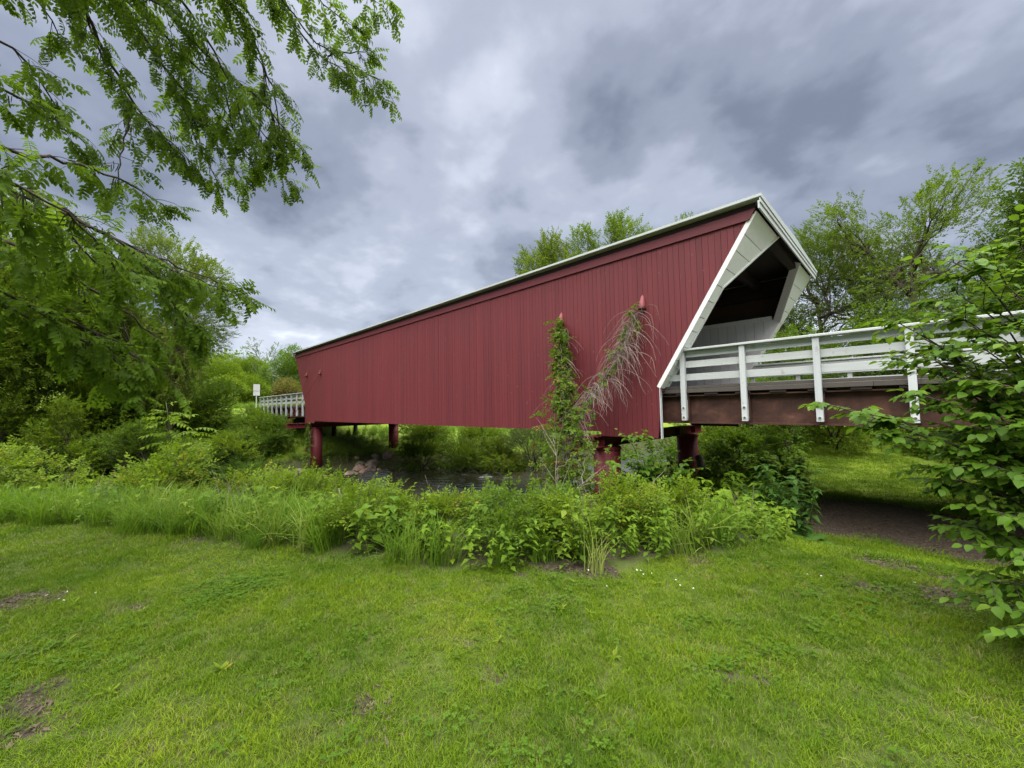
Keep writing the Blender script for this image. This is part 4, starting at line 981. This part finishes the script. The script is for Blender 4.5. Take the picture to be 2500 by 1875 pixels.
# ------------------------------------------------------------------ bushes with big single leaves
def leafy_bush(name, label, base, tips, seed, leaf, twig_n, per, r0, mat, arch=.25, limit=300):
    r = np.random.default_rng(seed); g = hz(*base); t = thing(name, (base[0],base[1],g), label, 'bush')
    b = MB(); P = []; D = []
    for tip in tips:
        tip = np.array(tip); s0 = np.array([base[0]+r.normal(0,.12), base[1]+r.normal(0,.12), g-.1]); dist = np.linalg.norm(tip-s0)
        mid_ = s0*.45+tip*.55; mid_[2] = max(mid_[2], s0[2]+(tip[2]-s0[2])*.75)+arch*dist*.25
        u = np.linspace(0,1,10)[:,None]; C = (1-u)**2*s0+2*u*(1-u)*mid_+u*u*tip; C[1:-1] += r.normal(0,.012,(8,3))
        b.tube(C, np.linspace(r0,.004,10), 6); T = np.gradient(C,axis=0); T /= np.linalg.norm(T,axis=1)[:,None]
        for k in range(twig_n):
            i = r.integers(4,10); sd = 1 if k % 2 else -1; side = np.cross(T[i],[0,0,1.]); side /= np.linalg.norm(side)+1e-6
            dr = T[i]*r.uniform(.3,1.)+side*sd*r.uniform(.3,1.)+np.array([0,0,r.uniform(-.35,.2)]); dr /= np.linalg.norm(dr); ln = r.uniform(.12,.34)*leaf/.075
            e = C[i]+dr*ln; e[2] -= .03; b.tube(curve(C[i], e, .015, 4), [.0035,.003,.0025,.0015], 3, False)
            s2 = np.cross(dr,[0,0,1.]); s2 /= np.linalg.norm(s2)+1e-6
            for q in range(per):
                u_ = (q+.7)/per; p = C[i]*(1-u_)+e*u_; p[2] += .015*4*u_*(1-u_)
                dv = dr*.6+s2*(1 if q % 2 else -1)*r.uniform(.5,1.)+np.array([0,0,r.uniform(-.75,.05)])
                if q == per-1: dv = dr+np.array([0,0,-.4])
                P.append(p); D.append(dv)
    b.build('stem', M['bark'], t, True)
    P = np.array(P); ok = P[:,2] > height(P[:,0],P[:,1])+.04; P = P[ok]; D = np.array(D)[ok]
    E = dir_euler(D, r.normal(0,.3,len(P))); S = r.uniform(.65,1.2,len(P))
    ms = []
    for i in range(4):
        v, f = leaf_v(leaf, leaf*(.60+.05*i), .12+.06*i, .12+.08*i); ms.append(MB().add(v,f).mesh('leaf', M[mat], True))
    m = big_leaf_objs(t, 'leaf', ms, P, E, S, limit)
    if m.any(): scatter('foliage', protoset(name, [x.copy() for x in ms]), P[m], E[m], S[m], t, seed)
    return t
RB = [(.43,4.58,2.69),(.28,4.3,2.6),(.53,4.42,2.39),(.21,4.39,2.33),(-.02,4.18,2.18),(.14,4.07,1.88),(.37,4.16,1.95),(-.46,3.78,1.59),(-.22,3.89,1.51),(-.1,4.02,1.36),(.04,4.14,1.65),(.22,4.18,1.53),(.37,4.06,1.48),(.13,4.14,1.1),(.27,4.12,1.26),(.41,3.98,1.15),(.23,4.12,.73),(.36,3.95,.89),(.3,3.93,.46),(.4,3.73,.73),(.49,4.02,1.66),(.53,4.17,2.06),(.65,4.79,2.75),(.33,3.97,.3),(.23,4.24,.96),(.07,4.55,2.12),(.31,4.23,2.16),(.46,4.01,1.4),
      (1.0,4.6,1.2),(1.1,4.4,1.9),(.9,4.9,2.6),(1.3,5.0,.7),(.8,4.4,.8),(.9,5.4,1.5),(1.5,4.6,1.5),(1.7,5.4,2.2),(.7,5.2,.9),(.75,4.5,.4),(1.1,5.3,2.9),(1.6,6.2,1.6),(.5,4.3,.35),(.45,3.6,.35),(.6,3.9,.9),(.3,4.5,.6),(.0,4.6,1.9),(.25,4.6,1.7),(.5,4.8,2.1),(.1,4.5,1.35),(.55,4.7,1.3),(.3,4.5,2.4),(.2,4.7,2.0),(.45,4.5,1.6),(.15,4.35,1.9),(.35,4.75,1.1),(.6,4.4,1.0),(.5,4.1,.6),(.4,4.9,1.8),(.3,4.25,1.35)]
leafy_bush('elm_bush', 'big leaf bush reaching across the white railing at the lawn edge', (1.35,5.1), RB, 51, .068, 24, 8, .012, 'leaf_bush')
PB = [(-4.51,8.3,.81),(-4.27,8.81,.93),(-3.87,8.96,.56),(-3.68,8.9,.13),(-4.14,8.13,.44),(-3.81,8.36,.01),(-3.6,8.45,-.32),(-3.91,8.15,-.4),(-4.29,8.02,.01),(-4.59,7.69,.37),(-3.45,8.48,-.55),(-4.4,7.66,-.38),(-4.67,7.49,.21),(-4.2,8.6,.6),(-4.0,8.5,.2),(-4.4,8.2,.3),(-3.7,8.7,-.2)]
leafy_bush('dogwood_bush', 'leafy bush with pale green leaves between the two red columns', (-4.25,8.75), PB, 52, .13, 9, 7, .02, 'leaf_bush', limit=290)

# ------------------------------------------------------------------ vines on the stay rods
def vine(label, path, n_leaf, n_dead, seed, spread, dead_zone, leaf_zone, skew=1.):
    r = np.random.default_rng(seed); path = np.array(path, float); t = thing('climbing_vine', tuple(path[0]), label, 'vine', None)
    seg = np.linalg.norm(np.diff(path,axis=0),axis=1); cum = np.r_[0,np.cumsum(seg)]/seg.sum()
    def at_(u): return np.stack([np.interp(u,cum,path[:,k]) for k in range(3)],-1)
    b = MB()
    for k in range(9):
        u = np.linspace(r.uniform(0,.1), r.uniform(.6,1.), 26); C = at_(u)+np.cumsum(r.normal(0,.012,(26,3)),0); C[:,1] = np.minimum(C[:,1], 8.95)
        b.tube(C, np.linspace(.013,.004,26), 4, False)
    b.build('stem', M['twig'], t, True)
    d = MB()
    for k in range(n_dead):
        u = r.uniform(*dead_zone); p = at_(np.array([u]))[0]+r.normal(0,.06,3); p[1] = min(p[1],8.95); a = r.uniform(0,6.28); ln = r.uniform(.25,.9)*(1.45 if u > .6 and n_dead > 200 else 1.)
        v = np.array([r.normal(-.05,.6), r.normal(-.12,.15), r.uniform(-.2,.6)]); C = [p]
        for i in range(8):
            v = v*.86+np.array([r.normal(0,.14), r.normal(0,.07), -.20]); p = p+v*ln/8; p[1] = min(p[1],8.96); C.append(p.copy())
        d.tube(C, np.linspace(.0062,.0026,9), 3, False)
        if r.random() < .6:
            j = r.integers(2,7); w = np.array(C[j]); vv = r.normal(0,.3,3); vv[2] = -.2; d.tube([w, w+vv*ln*.25, w+vv*ln*.5+[0,0,-.06]], [.003,.002,.0015], 3, False)
    stuff(d.build('dead_twigs', M['twig'], t))
    u = leaf_zone[0]+(leaf_zone[1]-leaf_zone[0])*r.random(n_leaf)**skew; sp = np.interp(u, np.linspace(0,1,len(spread)), spread); P = at_(u)+r.normal(0,1,(n_leaf,3))*sp[:,None]*np.array([.62,.45,.7]); P[:,1] = np.minimum(P[:,1],8.93)
    gz = height(P[:,0],P[:,1]); P = P[P[:,2] > gz+.05]; D = r.normal(0,1,P.shape); D[:,1] -= .5; D[:,2] -= .5
    scatter('foliage', PS['vine'], P, dir_euler(D, r.normal(0,.5,len(P))), r.uniform(.7,1.2,len(P)), t, seed)
g0 = hz(-5.6,7.4)
vine('thick green vine column climbing the stay rod to the lower pink hood', [(-5.55,7.35,g0),(-5.85,7.7,.2),(-5.92,7.8,.9),(-6.2,8.1,1.8),(-6.55,8.5,2.9),(-6.92,8.85,4.05)], 1000, 150, 81, [.5,.72,.72,.30,.14,.19,.24], (.45,.95), (0,.955), 1.5)
vine('withered vine tangle with hanging dead twigs below the upper pink hood', [(-5.7,7.5,hz(-5.7,7.5)),(-5.85,7.75,.6),(-5.72,7.95,1.25),(-5.5,8.2,1.85),(-5.05,8.45,2.45),(-4.75,8.62,3.1),(-4.5,8.85,3.95)], 75, 480, 82, [.35,.3,.16,.12,.13,.12,.13], (.25,.99), (.2,1))
vine('ivy growing over the far column at the river', [(-27.5,14.5,hz(-27.5,14.5)),(-27.4,14.5,-.6),(-27.4,14.6,.2),(-27.5,14.62,.75)], 120, 10, 83, [.25,.25,.25], (.3,.9), (0,1))

# ------------------------------------------------------------------ loose wood, rocks, single plants
def dead_branch(label, base, d, L, seed, group=None, n=9):
    r = np.random.default_rng(seed); t = thing('dead_branch', (base[0],base[1],base[2]), label, 'branch', group); b = MB(); base = np.array(base,float); d = np.array(d,float)/np.linalg.norm(d)
    C = curve(base, base+d*L, .06*L, 7, r, .02*L); b.tube(C, np.linspace(.012,.004,7), 6); main = b.build('stem', M['twig'], t, True); b = MB()
    for k in range(n):
        p = C[r.integers(1,7)]; v = d+r.normal(0,.55,3); v /= np.linalg.norm(v); b.tube(curve(p, p+v*L*r.uniform(.25,.6), .02, 5, r, .012*L), np.linspace(.008,.002,5), 4, False)
    b.build('twigs', M['twig'], t, True)
DB = [((-5.2,6.6,hz(-5.2,6.6)+.05),(-.25,.2,1),1.75,'pale bare branch standing upright among the vines'),((-4.7,6.6,hz(-4.7,6.6)+.05),(.9,.55,.7),1.5,'pale forked branch leaning in front of the red column'),
      ((-5.1,5.7,hz(-5.1,5.7)+.05),(.5,.55,.75),1.3,'bare twiggy branch leaning out of the weeds below the vines'),((-4.9,5.4,hz(-4.9,5.4)+.3),(.95,.35,.1),1.7,'long bare branch lying across the weeds'),
      ((-7.3,2.9,hz(-7.3,2.9)+.75),(.25,.12,-.9),.95,'uprooted stem with hanging dead roots in the weeds'),((-3.6,3.6,hz(-3.6,3.6)+.35),(.8,.3,.15),.5,'small dead sprig at the front of the weeds')]
for i, (b_, d_, L_, lab) in enumerate(DB): dead_branch(lab, b_, d_, L_, 300+i, n=10 if i < 4 else 16)
def log(label, p, q, r0, seed):
    r = np.random.default_rng(seed); t = thing('fallen_log', tuple((np.array(p)+np.array(q))/2-[0,0,r0]), label, 'log', None); b = MB()
    C = curve(p, q, 0, 9, r, .012); b.tube(C, r0*(1+r.normal(0,.06,9)), 12); o = b.build('trunk', M['log'], t, True)
    k = C[3]; b = MB(); b.tube([k, k+np.array([.05,-.12,.16])], [r0*.4,r0*.3], 7); b.build('branch_stub', M['log'], t, True)
log('dark fallen log beside the shaded red column', (-5.3,13.6,hz(-5.3,13.6)+.12), (-2.7,12.4,hz(-2.7,12.4)+.14), .15, 1)
log('grey weathered log lying in front of a darker log', (-4.2,11.6,hz(-4.2,11.6)+.1), (-2.5,11.3,hz(-2.5,11.3)+.12), .13, 2)
log('stump like log leaning on the shaded red column', (-5.0,14.2,hz(-5,14.2)+.1), (-5.35,14.55,hz(-5.3,14.5)+.95), .12, 3)
def rock(x, y, s, seed, lab):
    r = np.random.default_rng(seed); import bmesh
    bm = bmesh.new(); bmesh.ops.create_icosphere(bm, subdivisions=2, radius=1.0)
    ax = r.uniform(.7,1.25,3); ax[2] *= .75; pl = [(r.normal(0,1,3), r.uniform(.55,.8)) for _ in range(7)]; pl = [(n/np.linalg.norm(n), d) for n, d in pl]
    for v in bm.verts:
        p = np.array(v.co)
        for n, d in pl:
            k = p@n-d
            if k > 0: p = p-n*k*.9
        v.co = p*ax*s
    m = bpy.data.meshes.new('rock'); bm.to_mesh(m); bm.free(); m.materials.append(M['stone'])
    o = link('rock', m, None, (x,y,hz(x,y)+s*.25)); o.rotation_euler = (0,0,r.uniform(0,6)); tag(o, lab, 'rock', 'rocks on the far river bank')
RK = [(-24.9,9.0,.32,'tan rock at the waterline'),(-27.1,8.4,.34,'tan rock beside the foot of the far red column'),(-25.6,8.2,.26,'low rock in front of the far red column')]
for i, (x, y, s, lab) in enumerate(RK): rock(x, y, s, 400+i, lab)
rr = np.random.default_rng(9)
for i in range(26):
    u = rr.random(); x = -27.2+3.0*u+rr.normal(0,.35); y = 13.4-2.2*u+rr.normal(0,.6); rock(x, y, rr.uniform(.2,.5), 420+i, 'brown riprap rock on the shaded far bank between the columns')
# single weeds of the lawn edge
def rosette(name, label, x, y, n, L, wr, mat, seed, up=.5, cat='weed', group=None):
    r = random.Random(seed); g = hz(x,y); t = thing(name, (x,y,g), label, cat, group)
    v0, f0 = leaf_v(L, L*wr, .2, .45)
    ms = MB().add(v0,f0).mesh('leaf', M[mat], True)
    for i in range(n):
        o = link('leaf', ms, t, (x+r.uniform(-.02,.02)*L*6, y+r.uniform(-.02,.02)*L*6, g+.01)); s = r.uniform(.6,1.15); o.scale = (s,s,s)
        o.rotation_euler = (r.uniform(-.3,.3), -r.uniform(.15,1.)*up*1.6, i*2.4+r.uniform(-.3,.3))
rosette('burdock_plant', 'burdock with big low leaves at the corner of the dirt track', -1.30, 7.75, 9, .42, .75, 'burdock', 1, .55, 'plant')
rosette('burdock_plant', 'smaller burdock tucked beside the dark nettle clump', -1.62, 7.35, 7, .30, .75, 'burdock', 2, .6, 'plant')
for i, (x, y) in enumerate([(-2.10,1.94),(-1.43,2.32),(-2.03,2.54),(-1.83,2.64),(-3.35,.04),(-3.12,.53),(-4.51,.23),(-5.1,-.18),(-4.29,-.18),(-2.21,2.96),(-1.68,3.45),(-1.3,1.9)]):
    rosette('lawn_weed', 'light green broadleaf weed growing in the mown lawn', x, y, 11+i % 4, .05+.009*(i % 3), .26, 'leaf_yellow', 500+i, .75, 'weed', 'broadleaf weeds scattered in the lawn')
def patch_plant(name, label, x, y, n, rad_, pset, seed, sc, cat='plant'):
    r = np.random.default_rng(seed); t = thing(name, (x,y,hz(x,y)), label, cat); q = rad_*np.sqrt(r.random(n)); a = r.uniform(0,6.28,n); X = x+q*np.cos(a); Y_ = y+q*np.sin(a)
    scatter('foliage', pset, np.stack([X,Y_,height(X,Y_)],1), np.stack([r.normal(0,.15,n),r.normal(0,.15,n),r.uniform(0,6.28,n)],1), sc*r.uniform(.7,1.15,n), t, seed)
patch_plant('nettle_clump', 'tall dark blue green nettle clump beside the dirt track', -1.62, 8.05, 34, .34, PS['nettle'], 61, 1.35)
patch_plant('nettle_clump', 'lower dark nettles in front of the logs', -2.35, 8.6, 30, .5, PS['nettle'], 62, .8)

# ------------------------------------------------------------------ weeds, tall grass and lawn
def campx(X, Y_):
    dep = X*FW.x+Y_*FW.y; lat = X*RT.x+Y_*RT.y; return 1250+972*lat/np.maximum(dep,.2), dep
def weed_field(name, label, pset, n, seed, box, cond, sc, cat):
    r = np.random.default_rng(seed); X = r.uniform(box[0],box[1],n); Y_ = r.uniform(box[2],box[3],n)
    dl = sdist(X,Y_,LAWN_EDGE); dn = -sdist(X,Y_,NEAR_W); df = sdist(X,Y_,FAR_W); px, dep = campx(X,Y_)
    keep = cond(X,Y_,dl,dn,df,px,dep,r); X, Y_, dl, px, dep = X[keep], Y_[keep], dl[keep], px[keep], dep[keep]; n = len(X)
    s = sc*r.uniform(.6,1.25,n); s *= np.where((px > 940) & (px < 1290) & (dep > 5.2) & (dl > 0) & (dep < 12), .55, 1.)
    o = scatter(name, pset, np.stack([X,Y_,height(X,Y_)],1), np.stack([r.normal(0,.16,n),r.normal(0,.16,n),r.uniform(0,6.28,n)],1), s, None, seed)
    o['label'] = label; o['category'] = cat; return o
nb_ = lambda x, y: .5+.5*np.sin(x*2.1+y*1.3)*np.cos(y*1.9-x*.7)
weed_field('bank_weeds', 'mixed broadleaf weeds covering the near river bank', PS['weed'], 26000, 1, (-22,0,-12,19), lambda X,Y,dl,dn,df,px,dep,r: (dl > -.03) & (dn > .2) & (r.random(len(X)) < np.clip(5.5/np.maximum(dep,3),.15,1)) & ~((px < 830) & (dl < 1.15) & (r.random(len(X)) < .75)), .82, 'weeds')
weed_field('bank_weeds', 'yellow green broadleaf weeds in patches on the near bank', PS['weed_y'], 9000, 2, (-20,0,-12,19), lambda X,Y,dl,dn,df,px,dep,r: (dl > .15) & (dn > .3) & (nb_(X,Y) > .62) & (r.random(len(X)) < np.clip(5/np.maximum(dep,3),.15,1)), .72, 'weeds')
weed_field('bank_nettles', 'dark nettles mixed into the weeds of the near bank', PS['nettle'], 4000, 3, (-14,0,-6,19), lambda X,Y,dl,dn,df,px,dep,r: (dl > .2) & (dn > .3) & (nb_(X+3,Y+1) > .70), .5, 'weeds')
weed_field('tall_grass', 'tall arching grass along the edge of the lawn', PS['tall'], 40000, 4, (-22,0,-14,19), lambda X,Y,dl,dn,df,px,dep,r: (dl > -.12) & (dn > .3) & (((px < 830) & (dl > .0) & (dl < 1.25) & (r.random(len(X)) < .8)) | ((nb_(X*1.3+1,Y*1.1) > .66) & (px < 1700) & (r.random(len(X)) < .32)) | ((dl < .3) & (dl > -.1) & (px < 1750) & (r.random(len(X)) < .22))), .92, 'grass')
weed_field('far_bank_weeds', 'weeds covering the far river bank and meadow edge', PS['weed'], 12000, 6, (-48,-12,-14,32), lambda X,Y,dl,dn,df,px,dep,r: (df > .3) & ((df < 7) | (Y < 9) & (X > -42)) & (r.random(len(X)) < .8) & ~((X > -27.0) & (X < -23.6) & (Y > 9.8) & (Y < 14.2) & (r.random(len(X)) < .85)), 1.35, 'weeds')
weed_field('meadow_grass', 'tall meadow grass on the far side of the river', PS['tall'], 9000, 7, (-60,-12,9,60), lambda X,Y,dl,dn,df,px,dep,r: (df > 5) & (nb_(X*.3,Y*.3) > .45), 1.3, 'grass')
weed_field('track_weeds', 'rank weeds at both sides of the grass track', PS['weed'], 5000, 8, (-9,9,8,30), lambda X,Y,dl,dn,df,px,dep,r: (dn > .2) & ((dl > .1) | (sdist(X,Y,RIGHT_EDGE) < -.1)), 1.5, 'weeds')
weed_field('edge_weeds', 'low weeds under the big leaf bush', PS['weed'], 2600, 9, (.2,4.5,1.5,10), lambda X,Y,dl,dn,df,px,dep,r: (sdist(X,Y,RIGHT_EDGE) < .18), .62, 'weeds')
weed_field('bank_weeds', 'large leaved weeds scattered through the near bank', PS['weed_b'], 5200, 12, (-16,0,-8,16), lambda X,Y,dl,dn,df,px,dep,r: (dl > .1) & (dn > .3) & (nb_(X*1.7+4,Y*1.5) > .55), .72, 'weeds')
weed_field('dead_stalks', 'dry pale stalks standing among the green weeds', PS['stalk'], 1500, 13, (-16,0,-8,16), lambda X,Y,dl,dn,df,px,dep,r: (dl > .15) & (dn > .3) & (nb_(X*1.1,Y*1.4+2) > .45), .85, 'stalks')
# lawn
def lawn(name, label, pset, dens, seed, box, dmin, dmax, sc):
    r = np.random.default_rng(seed); n = int(dens*(box[1]-box[0])*(box[3]-box[2])); X = r.uniform(box[0],box[1],n); Y_ = r.uniform(box[2],box[3],n)
    dep = X*FW.x+Y_*FW.y; lat = X*RT.x+Y_*RT.y; vis = (dep > .7) & (np.abs(lat) < dep*1.75+1.0) & (dep >= dmin) & (dep < dmax)
    X, Y_, dep = X[vis], Y_[vis], dep[vis]
    k = lawnmask(X+.1*np.sin(Y_*5), Y_+.1*np.sin(X*5)) & (r.random(len(X)) > soil(X,Y_)*1.15-.05); X, Y_ = X[k], Y_[k]; n = len(X)
    lush = .75+.5*nb_(X*.9+2,Y_*.9)
    s = sc*r.uniform(.7,1.3,n)*lush; S3 = np.stack([np.full(n,sc),np.full(n,sc),s],1)
    o = scatter(name, pset, np.stack([X,Y_,height(X,Y_)],1), np.stack([r.normal(0,.18,n),r.normal(0,.18,n),r.uniform(0,6.28,n)],1), S3, None, seed)
    o['label'] = label; o['category'] = 'grass'; return o
lawn('lawn_grass', 'mown lawn with worn and yellowish patches', PS['lawn'], 560, 21, (-9,2.5,-6,6), 0, 4.2, 1.0)
lawn('lawn_grass', 'further mown lawn toward the weed bank', PS['lawn_far'], 260, 22, (-16,3,-12,9.5), 4.2, 14, 1.0)
lawn('track_grass', 'short grass of the track beyond the approach span', PS['lawn_far'], 120, 23, (-5,4,9,22), 4, 40, 1.3)
def litter_mesh(i):
    r = random.Random(i+900); b = MB()
    for k in range(10):
        v, f = leaf_v(r.uniform(.02,.05), r.uniform(.01,.022), r.uniform(-.5,.8), r.uniform(-.4,.6), True)
        b.add(xf(v, r.uniform(0,6.28), r.uniform(-.2,.3), r.uniform(-.5,.5), (r.uniform(-.14,.14), r.uniform(-.14,.14), r.uniform(.004,.012))), f)
    return b.mesh('litter_%d' % i, M['litter'])
M['litter'] = leafmat('dry_litter', (.035, .026, .018), (.125, .098, .064), tr=.1)
PS['litter'] = protoset('litter', [litter_mesh(i) for i in range(5)])
def litter():
    r = np.random.default_rng(91); X = np.r_[r.uniform(-3,3,1500), r.uniform(-6,1,9000)]; Y_ = np.r_[r.uniform(8.4,13.4,1500), r.uniform(-1,6.5,9000)]
    k = soil(X,Y_) > .3; X, Y_ = X[k], Y_[k]; n = len(X)
    o = scatter('leaf_litter', PS['litter'], np.stack([X,Y_,height(X,Y_)],1), np.stack([np.zeros(n),np.zeros(n),r.uniform(0,6.28,n)],1), r.uniform(.6,1.2,n), None, 91)
    o['label'] = 'dry leaf litter on the bare soil of lawn and track'; o['category'] = 'litter'
litter()
def clover(name, label, pset, spots, seed, sc):
    r = np.random.default_rng(seed); P = []
    for (x, y, a, n) in spots:
        q = r.normal(0,a,(n,2)); P.append(q+[x,y])
    P = np.vstack(P); P = P[lawnmask(P[:,0],P[:,1])]; n = len(P)
    o = scatter(name, pset, np.stack([P[:,0],P[:,1],height(P[:,0],P[:,1])],1), np.stack([r.normal(0,.1,n),r.normal(0,.1,n),r.uniform(0,6.28,n)],1), sc*r.uniform(.7,1.2,n), None, seed); o['label'] = label; o['category'] = 'clover'
clover('clover', 'dark green clover patches in the lawn', PS['clover'], [(-4.46,.83,.2,170),(-4.2,-.15,.25,50),(-1.0,2.9,.25,45),(-2.3,2.7,.3,40),(-.4,4.4,.35,90),(-1.8,1.2,.5,40),(-3.9,-.5,.3,40),(-2.5,1.8,.9,70)], 31, .8)
clover('clover_flowers', 'tiny white clover flowers near the weed edge', PS['flower'], [(-1.75,3.4,.22,9),(-5.2,-.2,.12,5),(-.9,4.6,.3,3)], 32, .9)
